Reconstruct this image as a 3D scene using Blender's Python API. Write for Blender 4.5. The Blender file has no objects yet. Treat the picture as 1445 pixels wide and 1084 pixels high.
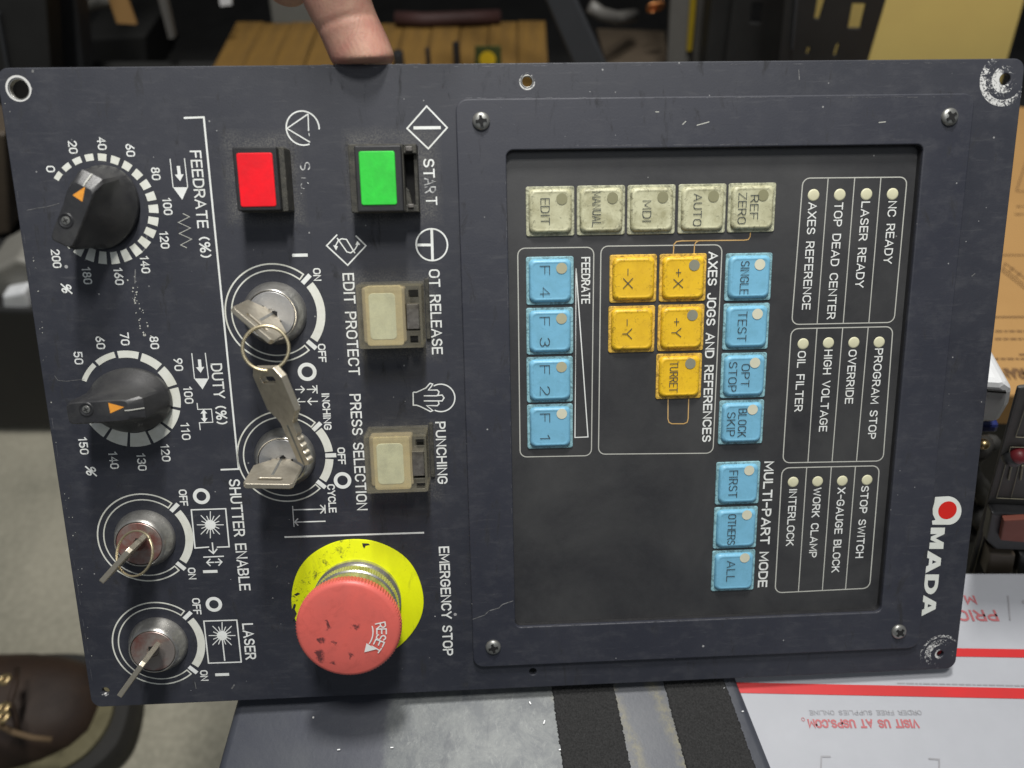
import bpy, bmesh, math, random
from mathutils import Vector, Matrix
random.seed(7)
SC = bpy.context.scene
COL = SC.collection
R = math.radians

# ------------------------------------------------------------------ camera
IW, IH, F = 1445.0, 1084.0, 1050.0          # size of the photograph, focal length in its pixels
CAM_Z = 0.68
cam_mat = Matrix.Translation((0, 0, CAM_Z)) @ Matrix.Rotation(R(40), 4, 'X')   # looks 50 deg below the horizon
cd = bpy.data.cameras.new('camera'); cam = bpy.data.objects.new('camera', cd); COL.objects.link(cam)
cam.matrix_world = cam_mat
cd.sensor_fit = 'HORIZONTAL'; cd.sensor_width = 36; cd.lens = 36 * F / IW
cd.clip_start = 0.01; cd.clip_end = 50
cd.dof.use_dof = True; cd.dof.focus_distance = 0.305; cd.dof.aperture_fstop = 6.5
SC.camera = cam

# ------------------------------------------------------------------ light
w = bpy.data.worlds.new('World'); SC.world = w; w.use_nodes = True
w.node_tree.nodes['Background'].inputs[0].default_value = (0.80, 0.89, 1.0, 1)
w.node_tree.nodes['Background'].inputs[1].default_value = 0.125
def area(name, loc, target, sx, sy, power, col, spread=180):
    l = bpy.data.lights.new(name, 'AREA'); l.shape = 'RECTANGLE'; l.size = sx; l.size_y = sy
    l.energy = power; l.color = col; l.spread = R(spread)
    o = bpy.data.objects.new(name, l); COL.objects.link(o)
    d = Vector(target) - Vector(loc)
    o.rotation_euler = d.to_track_quat('-Z', 'Y').to_euler(); o.location = loc
    return o
area('ceiling_lamp', (0.03, 0.12, 1.47), (0.03, 0.14, 0), 0.08, 0.16, 6.3, (1.0, 0.98, 0.94))
area('ceiling_lamp', (0.0, 0.46, 1.45), (0.0, 0.24, 0.4), 0.08, 0.16, 10.0, (1.0, 0.98, 0.94))
area('added_sheen_light', (0.12, -1.15, 2.35), (0.1, 0.3, 0.5), 0.8, 0.6, 4.6, (0.93, 0.96, 1.0))  # unseen light added behind the camera for sheen on the panel's top
SC.view_settings.view_transform = 'Standard'; SC.view_settings.look = 'None'
SC.view_settings.exposure = 0; SC.view_settings.gamma = 1

# ------------------------------------------------------------------ panel frame (from the camera fit)
S = 380.0                                     # panel width, mm
ASP = 0.676652272
rx, ry, rz = 0.206152244, 0.0476336517, 0.0183033792
Rm = Matrix.Rotation(rx, 3, 'X') @ Matrix.Rotation(ry, 3, 'Y') @ Matrix.Rotation(rz, 3, 'Z')
T = Vector((0.0196801946, -0.0197393358, -0.790878225)) * (S / 1000)
panel_mat = cam_mat @ (Matrix.Translation(T) @ Rm.to_4x4())
ORG = -(Rm.transposed() @ T) * 1000
def P(x, y, h=0.0):
    """a measured point of the photograph -> mm on the panel's face, h mm above it"""
    d = Rm.transposed() @ Vector(((x - IW/2)/F, (IH/2 - y)/F, -1))
    s = (h - ORG.z) / d.z
    q = ORG + s * d
    return (q.x, q.y)
def scale_at(x, y, h=0.0):
    a = P(x-3, y, h); b = P(x+3, y, h); c = P(x, y-3, h); d = P(x, y+3, h)
    return math.hypot(b[0]-a[0], b[1]-a[1])/6, math.hypot(d[0]-c[0], d[1]-c[1])/6
C0 = cam_mat.translation
def ray(x, y):
    return (cam_mat.to_3x3() @ Vector(((x - IW/2)/F, (IH/2 - y)/F, -1)))
def onY(x, y, Y):
    d = ray(x, y); return C0 + d * ((Y - C0.y) / d.y)
def onZ(x, y, Z):
    d = ray(x, y); return C0 + d * ((Z - C0.z) / d.z)

# ------------------------------------------------------------------ materials
def nodes(name):
    m = bpy.data.materials.new(name); m.use_nodes = True
    nt = m.node_tree; b = nt.nodes['Principled BSDF']
    return m, nt, b
def N(nt, typ, **k):
    n = nt.nodes.new(typ)
    for a, v in k.items(): setattr(n, a, v)
    return n
def math_n(nt, op, a, b=None, clamp=False):
    n = N(nt, 'ShaderNodeMath', operation=op); n.use_clamp = clamp
    for i, v in enumerate((a, b)):
        if v is None: continue
        if isinstance(v, (int, float)): n.inputs[i].default_value = v
        else: nt.links.new(v, n.inputs[i])
    return n.outputs[0]
def ramp(nt, fac, lo, hi):
    n = N(nt, 'ShaderNodeMapRange'); nt.links.new(fac, n.inputs[0])
    n.inputs[1].default_value = lo; n.inputs[2].default_value = hi
    return n.outputs[0]
def noise(nt, scale, detail=4, rough=0.6, vec=None, dist=0.0):
    n = N(nt, 'ShaderNodeTexNoise'); n.inputs['Scale'].default_value = scale
    n.inputs['Detail'].default_value = detail; n.inputs['Roughness'].default_value = rough
    n.inputs['Distortion'].default_value = dist
    if vec is not None: nt.links.new(vec, n.inputs['Vector'])
    return n.outputs[0]
def mixc(nt, fac, a, b):
    n = N(nt, 'ShaderNodeMix', data_type='RGBA')
    if isinstance(fac, float): n.inputs[0].default_value = fac
    else: nt.links.new(fac, n.inputs[0])
    for i, v in ((6, a), (7, b)):
        if isinstance(v, tuple): n.inputs[i].default_value = (*v, 1)
        else: nt.links.new(v, n.inputs[i])
    return n.outputs[2]
def coords(nt, stretch=None):
    tc = N(nt, 'ShaderNodeTexCoord')
    if stretch is None: return tc.outputs['Object']
    mp = N(nt, 'ShaderNodeMapping'); mp.inputs['Scale'].default_value = stretch
    nt.links.new(tc.outputs['Object'], mp.inputs[0]); return mp.outputs[0]
def specks(nt, vec, scale, size, keep):
    """small irregular flecks: a voronoi cell's centre dot, only in some cells"""
    v = N(nt, 'ShaderNodeTexVoronoi'); v.inputs['Scale'].default_value = scale
    nt.links.new(vec, v.inputs['Vector'])
    wn = N(nt, 'ShaderNodeSeparateColor'); nt.links.new(v.outputs['Color'], wn.inputs[0])
    on = math_n(nt, 'GREATER_THAN', wn.outputs[0], 1-keep)
    sz = math_n(nt, 'MULTIPLY', wn.outputs[1], size)
    d = math_n(nt, 'LESS_THAN', v.outputs['Distance'], sz)
    return math_n(nt, 'MULTIPLY', on, d)
def mat(name, col, rough=0.5, metal=0.0, col2=None, var_scale=60, var_amt=0.5, fine=0.0, fine_scale=900,
        bump=0.0, bump_scale=1500, speck=None, speck_col=(.5, .5, .48), rvar=0.12, trans=0.0, spec=0.5,
        coat=0.0, stretch=None, sss=0.0, lo=.35, hi=.7):
    m, nt, b = nodes(name)
    co = coords(nt, stretch)
    n1 = noise(nt, var_scale, 6, .62, co, .4)
    if col2 is None: col2 = tuple(c*.72 for c in col)
    c = mixc(nt, math_n(nt, 'MULTIPLY', ramp(nt, n1, lo, hi), var_amt), col, col2)
    if fine:
        n2 = noise(nt, fine_scale, 3, .7, co)
        g = mixc(nt, math_n(nt, 'MULTIPLY', ramp(nt, n2, .4, .75), fine), c, tuple(min(1, x*1.8+.02) for x in col))
        c = g
    if speck:
        c = mixc(nt, specks(nt, co, *speck), c, speck_col)
    nt.links.new(c, b.inputs['Base Color'])
    rr = ramp(nt, n1, 0, 1)
    n = N(nt, 'ShaderNodeMapRange'); nt.links.new(rr, n.inputs[0])
    n.inputs[3].default_value = max(.02, rough - rvar); n.inputs[4].default_value = min(1, rough + rvar)
    nt.links.new(n.outputs[0], b.inputs['Roughness'])
    b.inputs['Metallic'].default_value = metal
    b.inputs['Specular IOR Level'].default_value = spec
    b.inputs['Transmission Weight'].default_value = trans
    b.inputs['Coat Weight'].default_value = coat
    if sss:
        b.inputs['Subsurface Weight'].default_value = sss
        b.inputs['Subsurface Scale'].default_value = 0.004
        b.inputs['Subsurface Radius'].default_value = (1, .4, .2)
    if bump:
        bp = N(nt, 'ShaderNodeBump'); bp.inputs['Strength'].default_value = bump
        bp.inputs['Distance'].default_value = 0.0004
        nt.links.new(noise(nt, bump_scale, 5, .65, co), bp.inputs['Height'])
        nt.links.new(bp.outputs[0], b.inputs['Normal'])
    return m

# blue-black painted plate: chalky haze, smears, fine flecks, bare metal round the worn corner holes
def plate_material(name, c_a, c_b, wear=True):
    m, nt, b = nodes(name)
    co = coords(nt)
    big = noise(nt, 18, 5, .6, co, .5)
    mid = noise(nt, 95, 8, .72, coords(nt, (1.0, 1.5, 1.0)), .15)
    st = noise(nt, 60, 5, .7, coords(nt, (1.0, 9.0, 1.0)), .3)
    c = mixc(nt, ramp(nt, big, .35, .7), c_a, c_b)
    c = mixc(nt, math_n(nt, 'MULTIPLY', ramp(nt, mid, .50, .80), .35), c, (.070, .072, .080))
    c = mixc(nt, math_n(nt, 'MULTIPLY', ramp(nt, st, .58, .8), .35), c, (.10, .10, .105))
    dk = noise(nt, 70, 6, .75, coords(nt, (2.6, .7, 1.0)), .6)
    c = mixc(nt, math_n(nt, 'MULTIPLY', ramp(nt, dk, .58, .68), .75), c, tuple(x*.25 for x in c_a))
    c = mixc(nt, specks(nt, co, 120, .085, .16), c, (.34, .34, .34))
    c = mixc(nt, specks(nt, co, 420, .16, .05), c, (.25, .25, .25))
    sep = N(nt, 'ShaderNodeSeparateXYZ'); nt.links.new(co, sep.inputs[0])
    grit = noise(nt, 1500, 4, .8, co)
    gm = None
    for (px, py, hw, hh) in ((555, 250, 14.5, 14.5), (552, 447, 15.5, 15), (560, 652, 15, 14), (372, 252, 11.5, 14)):
        hx, hy = P(px, py)
        qx = math_n(nt, 'SUBTRACT', math_n(nt, 'ABSOLUTE', math_n(nt, 'SUBTRACT', sep.outputs[0], hx/1000)), hw/1000)
        qy = math_n(nt, 'SUBTRACT', math_n(nt, 'ABSOLUTE', math_n(nt, 'SUBTRACT', sep.outputs[1], hy/1000)), hh/1000)
        d = math_n(nt, 'SUBTRACT', 1.0, math_n(nt, 'MULTIPLY', math_n(nt, 'MAXIMUM', math_n(nt, 'MAXIMUM', qx, qy), 0.0), 230.0), True)
        gm = d if gm is None else math_n(nt, 'MAXIMUM', gm, d)
    gm = math_n(nt, 'MULTIPLY', gm, math_n(nt, 'MULTIPLY', ramp(nt, grit, .42, .62), ramp(nt, mid, .25, .6)))
    c = mixc(nt, math_n(nt, 'MULTIPLY', gm, .75), c, (.14, .135, .12))
    masks = []
    for (px, py, r0, r1, amt, ang) in (WEAR if wear else WEAR[:1]):
        hx, hy = P(px, py)
        dx = math_n(nt, 'SUBTRACT', sep.outputs[0], hx/1000); dy = math_n(nt, 'SUBTRACT', sep.outputs[1], hy/1000)
        d = math_n(nt, 'SQRT', math_n(nt, 'ADD', math_n(nt, 'MULTIPLY', dx, dx), math_n(nt, 'MULTIPLY', dy, dy)))
        inb = math_n(nt, 'MULTIPLY', math_n(nt, 'GREATER_THAN', d, r0/1000), math_n(nt, 'LESS_THAN', d, r1/1000))
        th = math_n(nt, 'ARCTAN2', dy, dx)
        cs = math_n(nt, 'COSINE', math_n(nt, 'SUBTRACT', th, R(ang)))
        ad = math_n(nt, 'ADD', math_n(nt, 'MULTIPLY', cs, .10), noise(nt, 420, 6, .8, co, 2.2))
        masks.append(math_n(nt, 'MULTIPLY', inb, math_n(nt, 'GREATER_THAN', ad, amt)))
    tot = masks[0]
    for k in masks[1:]: tot = math_n(nt, 'MAXIMUM', tot, k)
    c = mixc(nt, tot, c, (.62, .62, .60))
    nt.links.new(c, b.inputs['Base Color'])
    b.inputs['Specular IOR Level'].default_value = .85
    rr = N(nt, 'ShaderNodeMapRange'); nt.links.new(big, rr.inputs[0])
    rr.inputs[1].default_value = .3; rr.inputs[2].default_value = .7
    rr.inputs[3].default_value = .56; rr.inputs[4].default_value = .66
    nt.links.new(math_n(nt, 'ADD', rr.outputs[0], math_n(nt, 'ADD', math_n(nt, 'MULTIPLY', ramp(nt, mid, .45, .75), .14), math_n(nt, 'MULTIPLY', ramp(nt, dk, .56, .68), .16))), b.inputs['Roughness'])
    bp = N(nt, 'ShaderNodeBump'); bp.inputs['Strength'].default_value = .12; bp.inputs['Distance'].default_value = .0003
    nt.links.new(noise(nt, 1400, 4, .6, co), bp.inputs['Height']); nt.links.new(bp.outputs[0], b.inputs['Normal'])
    return m
#        px,   py,  inner, outer radius mm, threshold, side
WEAR = [(26, 125, 3.75, 4.5, .30, 20), (1418, 112, 2.2, 5.0, .54, 200), (1418, 112, 7.4, 9.8, .56, 225), (1418, 112, 5.0, 7.4, .66, 200),
        (1327, 923, 4.4, 7.2, .60, 150), (1327, 923, 8.2, 9.4, .62, 110), (1327, 923, 1.6, 2.5, .56, 180), (744, 115, 2.5, 3.0, .5, 270),
        (149, 975, 1.0, 2.6, .66, 250)]
M = {}
M['plate'] = plate_material('blue_black_panel_paint', (.010, .012, .022), (.018, .020, .031))
M['bezel'] = plate_material('blue_black_bezel_paint', (.012, .014, .026), (.020, .022, .034), False)
M['membrane'] = mat('charcoal_membrane_film', (.012, .012, .014), .58, spec=.9, col2=(.034, .034, .034), var_scale=20, var_amt=1.0, lo=.36, hi=.66,
                    fine=.18, fine_scale=420, bump=.10, speck=(170, .07, .14), speck_col=(.22, .22, .21))
M['print'] = mat('white_screen_print', (.82, .84, .82), .6, col2=(.66, .67, .62), var_scale=120, var_amt=.7, fine=0)
M['print_worn'] = mat('worn_white_screen_print', (.56, .57, .56), .6, col2=(.05, .05, .06), var_scale=420, var_amt=1.0, lo=.42, hi=.60)
M['scratch'] = mat('pale_scratch', (.22, .22, .22), .6, col2=(.05, .05, .05), var_scale=500, var_amt=1.0)
M['edge_wear_glint'] = mat('rubbed_metal_edge_glint', (.20, .20, .21), .4, metal=.3, col2=(.06, .06, .07), var_scale=300, var_amt=1.0)
M['scale'] = mat('aged_white_scale_print', (.74, .75, .69), .6, col2=(.56, .56, .46), var_scale=90, var_amt=.8, fine=.1)
M['fine_print'] = mat('grey_white_line_print', (.52, .52, .47), .6, var_scale=150)
M['key_text'] = mat('dark_key_print', (.045, .055, .060), .6)
M['orange_print'] = mat('orange_line_print', (.55, .33, .10), .6, col2=(.60, .45, .25))
M['lamp'] = mat('cream_indicator_window', (.66, .64, .44), .45, col2=(.52, .50, .34), var_scale=250)
def keymat(name, col, dirt, amt=.6, grime=.7):
    m, nt, b = nodes(name)
    co = coords(nt)
    oi = N(nt, 'ShaderNodeObjectInfo'); rnd_ = oi.outputs['Random']
    off = N(nt, 'ShaderNodeVectorMath', operation='SCALE'); cv_ = N(nt, 'ShaderNodeCombineXYZ')
    nt.links.new(rnd_, cv_.inputs[0]); nt.links.new(math_n(nt, 'MULTIPLY', rnd_, 3.7), cv_.inputs[1]); off.inputs['Scale'].default_value = 1.0
    nt.links.new(cv_.outputs[0], off.inputs[0])
    ad = N(nt, 'ShaderNodeVectorMath', operation='ADD'); nt.links.new(co, ad.inputs[0]); nt.links.new(off.outputs[0], ad.inputs[1])
    v = ad.outputs[0]
    c = mixc(nt, math_n(nt, 'MULTIPLY', ramp(nt, noise(nt, 150, 6, .65, v, .5), .42, .8), amt), col, dirt)
    c = mixc(nt, math_n(nt, 'MULTIPLY', rnd_, .22), c, tuple(x*.72+.02 for x in col))
    # grime gathers towards the rim of the key and in a few smears
    sp = N(nt, 'ShaderNodeSeparateXYZ'); nt.links.new(co, sp.inputs[0])
    e = math_n(nt, 'MAXIMUM', math_n(nt, 'ABSOLUTE', sp.outputs[0]), math_n(nt, 'ABSOLUTE', sp.outputs[1]))
    rim = ramp(nt, e, .0055, .0088)
    g = math_n(nt, 'ADD', noise(nt, 420, 7, .78, v, 1.5), math_n(nt, 'MULTIPLY', rim, .12))
    g = math_n(nt, 'MULTIPLY', ramp(nt, g, .57, .71), grime)
    c = mixc(nt, g, c, tuple(x*.22+.012 for x in dirt))
    nt.links.new(c, b.inputs['Base Color'])
    rr_ = N(nt, 'ShaderNodeMapRange'); nt.links.new(noise(nt, 300, 5, .7, v), rr_.inputs[0]); rr_.inputs[3].default_value = .28; rr_.inputs[4].default_value = .62
    nt.links.new(rr_.outputs[0], b.inputs['Roughness'])
    bp = N(nt, 'ShaderNodeBump'); bp.inputs['Strength'].default_value = .15; bp.inputs['Distance'].default_value = .0003
    nt.links.new(noise(nt, 260, 4, .6, v), bp.inputs['Height']); nt.links.new(bp.outputs[0], b.inputs['Normal'])
    return m
M['k_cream'] = keymat('aged_cream_key', (.58, .57, .38), (.26, .24, .12), .95, .8)
M['k_cream_b'] = keymat('aged_cream_key_edge', (.54, .54, .38), (.32, .31, .18), .7)
M['k_blue'] = keymat('sky_blue_key', (.19, .47, .66), (.13, .33, .43), .7, .25)
M['k_blue_b'] = keymat('sky_blue_key_edge', (.30, .54, .60), (.17, .34, .37), .6)
M['k_yel'] = keymat('amber_yellow_key', (.84, .52, .018), (.56, .31, .014), .6, .75)
M['k_yel_b'] = keymat('amber_yellow_key_edge', (.84, .54, .08), (.42, .22, .03), .7)
M['d_olive'] = mat('dull_olive_lamp_dot', (.27, .26, .15), .4)
M['d_white'] = mat('white_lamp_dot', (.68, .67, .52), .4)
M['d_beige'] = mat('beige_lamp_dot', (.44, .42, .28), .4, col2=(.34, .32, .2))
M['d_grey'] = mat('grey_lamp_dot', (.26, .26, .20), .4)
M['black'] = mat('black_plastic', (.018, .018, .020), .40, col2=(.03, .03, .03), var_scale=150, bump=.15, fine=.12, fine_scale=500)
M['knob'] = mat('satin_black_knob', (.020, .020, .022), .42, col2=(.060, .059, .055), var_scale=70, var_amt=.8, bump=.18, fine=.22, fine_scale=500, lo=.45, hi=.8, spec=.8)
M['dirty'] = mat('dusty_grey_housing', (.028, .028, .024), .7, col2=(.085, .08, .064), var_scale=400, var_amt=.9, bump=.8, bump_scale=2200)
M['hole'] = mat('dark_recess', (.006, .006, .006), .8)
M['orange'] = mat('orange_pointer_print', (.85, .36, .045), .5, col2=(.60, .22, .03), var_scale=600, var_amt=.6)
M['red_lens'] = mat('red_lens', (.95, .008, .018), .34, col2=(.58, .006, .012), var_scale=110, var_amt=.6, fine=.06, fine_scale=700, coat=.3, bump=.15, bump_scale=500, speck=(500, .1, .04), speck_col=(.3, .02, .02))
M['green_lens'] = mat('green_lens', (.035, .66, .055), .34, col2=(.025, .40, .035), var_scale=130, var_amt=.6, fine=.08, fine_scale=700, coat=.3, bump=.15, bump_scale=500, speck=(420, .16, .10), speck_col=(.02, .15, .03))
M['red_cap'] = None
M['yellow'] = None
M['chrome'] = mat('scuffed_chrome', (.58, .57, .54), .33, .85, col2=(.30, .29, .27), var_scale=260, var_amt=.8, bump=.12, bump_scale=700)
M['plug'] = mat('worn_nickel_plug', (.50, .50, .50), .42, .7, col2=(.36, .35, .34), var_scale=300, bump=.15)
M['plug_red'] = mat('worn_nickel_plug_with_red_tint', (.42, .37, .34), .45, .7, col2=(.30, .10, .08), var_scale=85, var_amt=.85, bump=.15, lo=.42, hi=.62)  # reddish-brown tint in random blotches
M['keymetal'] = mat('nickel_silver_key', (.72, .66, .54), .40, .85, col2=(.50, .44, .34), var_scale=240, var_amt=.7, bump=.12, bump_scale=900)
M['wire'] = mat('brassy_ring_wire', (.62, .54, .36), .34, .8, col2=(.42, .35, .22), var_scale=300)
M['screw'] = mat('dark_steel_screw', (.34, .34, .32), .40, .75, col2=(.13, .13, .12), var_scale=400)
M['cream_lens'] = mat('cream_milky_lens', (.80, .85, .68), .45, col2=(.70, .72, .54), var_scale=90)
M['tan_lens'] = mat('yellowed_lens_border', (.40, .35, .25), .45, col2=(.35, .29, .18), var_scale=160, var_amt=.8)
M['halo_lens'] = mat('warm_lens_glow', (.66, .59, .38), .45, col2=(.56, .45, .26), var_scale=160)
M['clip'] = mat('brown_grey_clip', (.075, .068, .062), .5, col2=(.2, .19, .17), var_scale=400, bump=.3)
def clear_material():
    m, nt, b = nodes('yellowed_clear_cover')
    co = coords(nt)
    nn = noise(nt, 220, 5, .7, co)
    nt.links.new(mixc(nt, ramp(nt, nn, .4, .7), (.36, .34, .28), (.26, .25, .21)), b.inputs['Base Color'])
    b.inputs['Roughness'].default_value = .22
    tr = N(nt, 'ShaderNodeBsdfTransparent'); tr.inputs[0].default_value = (.985, .97, .92, 1)
    mx = N(nt, 'ShaderNodeMixShader')
    f = N(nt, 'ShaderNodeMapRange'); nt.links.new(nn, f.inputs[0]); f.inputs[1].default_value = .3; f.inputs[2].default_value = .75
    f.inputs[3].default_value = .06; f.inputs[4].default_value = .26
    nt.links.new(f.outputs[0], mx.inputs[0]); nt.links.new(tr.outputs[0], mx.inputs[1]); nt.links.new(b.outputs[0], mx.inputs[2])
    nt.links.new(mx.outputs[0], nt.nodes['Material Output'].inputs['Surface'])
    return m
M['clear'] = clear_material()
def cap_material():
    m, nt, b = nodes('faded_red_plastic_cap')
    co = coords(nt)
    c = mixc(nt, ramp(nt, noise(nt, 60, 6, .65, co, .4), .35, .75), (.74, .135, .108), (.60, .125, .105))
    c = mixc(nt, math_n(nt, 'MULTIPLY', ramp(nt, noise(nt, 150, 7, .75, co, 1.0), .5, .78), .5), c, (.38, .075, .06))
    sep = N(nt, 'ShaderNodeSeparateXYZ'); nt.links.new(co, sep.inputs[0])
    wob = noise(nt, 300, 5, .7, co)
    wob2 = noise(nt, 340, 5, .7, coords(nt, (1.3, .8, 1)))
    tot = None
    for (px, py, rr, sx, sy) in ((464, 882, 2.4, .5, 1.2), (501, 884, 2.3, 1.3, .8), (453, 903, 2.4, 1.1, .9), (472, 907, 1.5, 1.2, .8),
                                 (496, 924, 1.6, .8, 1.1), (452, 926, 3.4, .7, 1.5), (470, 938, 1.7, 1.1, .9)):
        hx, hy = P(px, py, 24.6)
        wx = math_n(nt, 'ADD', sep.outputs[0], math_n(nt, 'MULTIPLY', math_n(nt, 'SUBTRACT', wob, .5), .006))
        wy_ = math_n(nt, 'ADD', sep.outputs[1], math_n(nt, 'MULTIPLY', math_n(nt, 'SUBTRACT', wob2, .5), .006))
        dx = math_n(nt, 'DIVIDE', math_n(nt, 'SUBTRACT', wx, hx/1000), sx)
        dy = math_n(nt, 'DIVIDE', math_n(nt, 'SUBTRACT', wy_, hy/1000), sy)
        d = math_n(nt, 'SQRT', math_n(nt, 'ADD', math_n(nt, 'MULTIPLY', dx, dx), math_n(nt, 'MULTIPLY', dy, dy)))
        q = math_n(nt, 'SUBTRACT', 1.0, math_n(nt, 'DIVIDE', d, rr/1000), True)
        q = ramp(nt, math_n(nt, 'MULTIPLY', q, math_n(nt, 'POWER', wob, 2.0)), .05, .15)
        tot = q if tot is None else math_n(nt, 'MAXIMUM', tot, q)
    soft = math_n(nt, 'MULTIPLY', tot, ramp(nt, noise(nt, 700, 3, .7, co), .25, .5))
    c = mixc(nt, math_n(nt, 'MULTIPLY', soft, .85), c, (.05, .025, .03))
    nt.links.new(c, b.inputs['Base Color']); b.inputs['Roughness'].default_value = .42
    return m
def yellow_material():
    m, nt, b = nodes('fluorescent_yellow_label')
    co = coords(nt)
    n1 = noise(nt, 75, 6, .7, coords(nt, (1, .55, 1)), .9)
    c = mixc(nt, ramp(nt, n1, .4, .7), (.84, .90, .002), (.74, .80, .003))
    c = mixc(nt, math_n(nt, 'MULTIPLY', ramp(nt, noise(nt, 60, 6, .7, coords(nt, (1, .3, 1)), 2.5), .56, .66), .4), c, (.30, .34, .02))
    sep = N(nt, 'ShaderNodeSeparateXYZ'); nt.links.new(co, sep.inputs[0])
    hx, hy = P(440, 830)
    dx = math_n(nt, 'SUBTRACT', sep.outputs[0], hx/1000); dy = math_n(nt, 'SUBTRACT', sep.outputs[1], hy/1000)
    # dirt that gathers on the left and up towards the notch
    lin = math_n(nt, 'SUBTRACT', dy, math_n(nt, 'MULTIPLY', dx, 1.0))
    near = math_n(nt, 'SUBTRACT', 1.0, math_n(nt, 'MULTIPLY', math_n(nt, 'ABSOLUTE', math_n(nt, 'ADD', lin, -.004)), 85), True)
    g = math_n(nt, 'ADD', noise(nt, 260, 6, .75, coords(nt, (1, 1, 1)), 1.0), math_n(nt, 'MULTIPLY', near, .17))
    c = mixc(nt, ramp(nt, g, .66, .80), c, (.05, .055, .02))
    nt.links.new(c, b.inputs['Base Color']); b.inputs['Roughness'].default_value = .5
    return m
M['red_cap'] = cap_material(); M['yellow'] = yellow_material()
M['logo'] = mat('logo_white', (.72, .74, .70), .5, col2=(.56, .58, .48), var_scale=120)
M['logo_red'] = mat('logo_red', (.62, .018, .012), .45)

# ------------------------------------------------------------------ mesh helpers (mm in, metres out)
def link(name, me, material, parent=None, matrix=None, smooth=False):
    o = bpy.data.objects.new(name, me); COL.objects.link(o)
    if material is not None and not me.materials: me.materials.append(material)
    if smooth:
        for p in me.polygons: p.use_smooth = True
    if parent is not None: o.parent = parent
    if matrix is not None: o.matrix_world = matrix
    return o
def from_bm(name, bm, material, parent=None, smooth=False, scale=.001, sharp=None):
    bmesh.ops.recalc_face_normals(bm, faces=bm.faces)
    if scale != 1: bmesh.ops.scale(bm, vec=(scale,)*3, verts=bm.verts)
    me = bpy.data.meshes.new(name); bm.to_mesh(me); bm.free()
    o = link(name, me, material, parent, smooth=smooth)
    if sharp is not None:
        for p in me.polygons: p.use_smooth = True
        me.set_sharp_from_angle(angle=R(sharp))
    return o
def box_bm(bm, c, s, bev=0.0, rot=0.0, seg=2):
    b2 = bmesh.new(); bmesh.ops.create_cube(b2, size=1.0)
    bmesh.ops.scale(b2, vec=s, verts=b2.verts)
    if bev: bmesh.ops.bevel(b2, geom=b2.edges[:], offset=bev, segments=seg, affect='EDGES', profile=.5)
    if rot: bmesh.ops.rotate(b2, cent=(0, 0, 0), matrix=Matrix.Rotation(rot, 3, 'Z'), verts=b2.verts)
    bmesh.ops.translate(b2, vec=c, verts=b2.verts)
    me = bpy.data.meshes.new('t'); b2.to_mesh(me); b2.free(); bm.from_mesh(me); bpy.data.meshes.remove(me)
def prism_bm(bm, poly, z0, z1, bev=0.0):
    b2 = bmesh.new()
    v0 = [b2.verts.new((x, y, z0)) for x, y in poly]; v1 = [b2.verts.new((x, y, z1)) for x, y in poly]
    n = len(poly)
    b2.faces.new(v0[::-1]); top = b2.faces.new(v1)
    for i in range(n): b2.faces.new((v0[i], v0[(i+1) % n], v1[(i+1) % n], v1[i]))
    if bev:
        bmesh.ops.recalc_face_normals(b2, faces=b2.faces)
        bmesh.ops.bevel(b2, geom=list(top.edges), offset=bev, segments=3, affect='EDGES', profile=.5)
    me = bpy.data.meshes.new('t'); b2.to_mesh(me); b2.free(); bm.from_mesh(me); bpy.data.meshes.remove(me)
def lathe_bm(bm, prof, cx=0, cy=0, n=48, rfun=None):
    rings = []
    for (r, z) in prof:
        if r == 0: rings.append([bm.verts.new((cx, cy, z))]); continue
        rr = []
        for i in range(n):
            a = 2*math.pi*i/n
            q = r if rfun is None else rfun(r, z, a, i)
            rr.append(bm.verts.new((cx+q*math.cos(a), cy+q*math.sin(a), z)))
        rings.append(rr)
    for a, b in zip(rings, rings[1:]):
        if len(a) == 1 and len(b) == 1: continue
        for i in range(n):
            j = (i+1) % n
            if len(a) == 1: bm.faces.new((a[0], b[i], b[j]))
            elif len(b) == 1: bm.faces.new((a[i], a[j], b[0]))
            else: bm.faces.new((a[i], a[j], b[j], b[i]))
def tube_bm(bm, pts, r, n=10, closed=False):
    pts = [Vector(p) for p in pts]; m = len(pts); rings = []
    for i, p in enumerate(pts):
        a = pts[(i-1) % m] if (closed or i) else pts[0]; b = pts[(i+1) % m] if (closed or i < m-1) else pts[-1]
        t = (b-a).normalized(); u = t.orthogonal() if i == 0 else (u - t*u.dot(t))
        u.normalize(); v = t.cross(u)
        rad = r[i] if isinstance(r, (list, tuple)) else r
        rings.append([bm.verts.new(p + rad*(u*math.cos(2*math.pi*k/n)+v*math.sin(2*math.pi*k/n))) for k in range(n)])
    for i in range(m if closed else m-1):
        a, b = rings[i], rings[(i+1) % m]
        off = 0
        if closed and i == m-1:
            off = min(range(n), key=lambda s: (a[0].co-b[s].co).length)
        for k in range(n): bm.faces.new((a[k], a[(k+1) % n], b[(k+1+off) % n], b[(k+off) % n]))
    if not closed: bm.faces.new(rings[0][::-1]); bm.faces.new(rings[-1])
def rounded(pts, r, n=6):
    """polygon with rounded corners"""
    out = []; m = len(pts)
    for i in range(m):
        p = Vector(pts[i]); a = (Vector(pts[i-1])-p).normalized(); b = (Vector(pts[(i+1) % m])-p).normalized()
        ang = a.angle(b); d = r/math.tan(ang/2); c = p + (a+b).normalized()*(r/math.sin(ang/2))
        s = p+a*d-c; e = p+b*d-c; t0 = math.atan2(s.y, s.x); t1 = math.atan2(e.y, e.x)
        dt = (t1-t0+math.pi) % (2*math.pi)-math.pi
        for k in range(n+1): t = t0+dt*k/n; out.append((c.x+r*math.cos(t), c.y+r*math.sin(t)))
    return out
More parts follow.
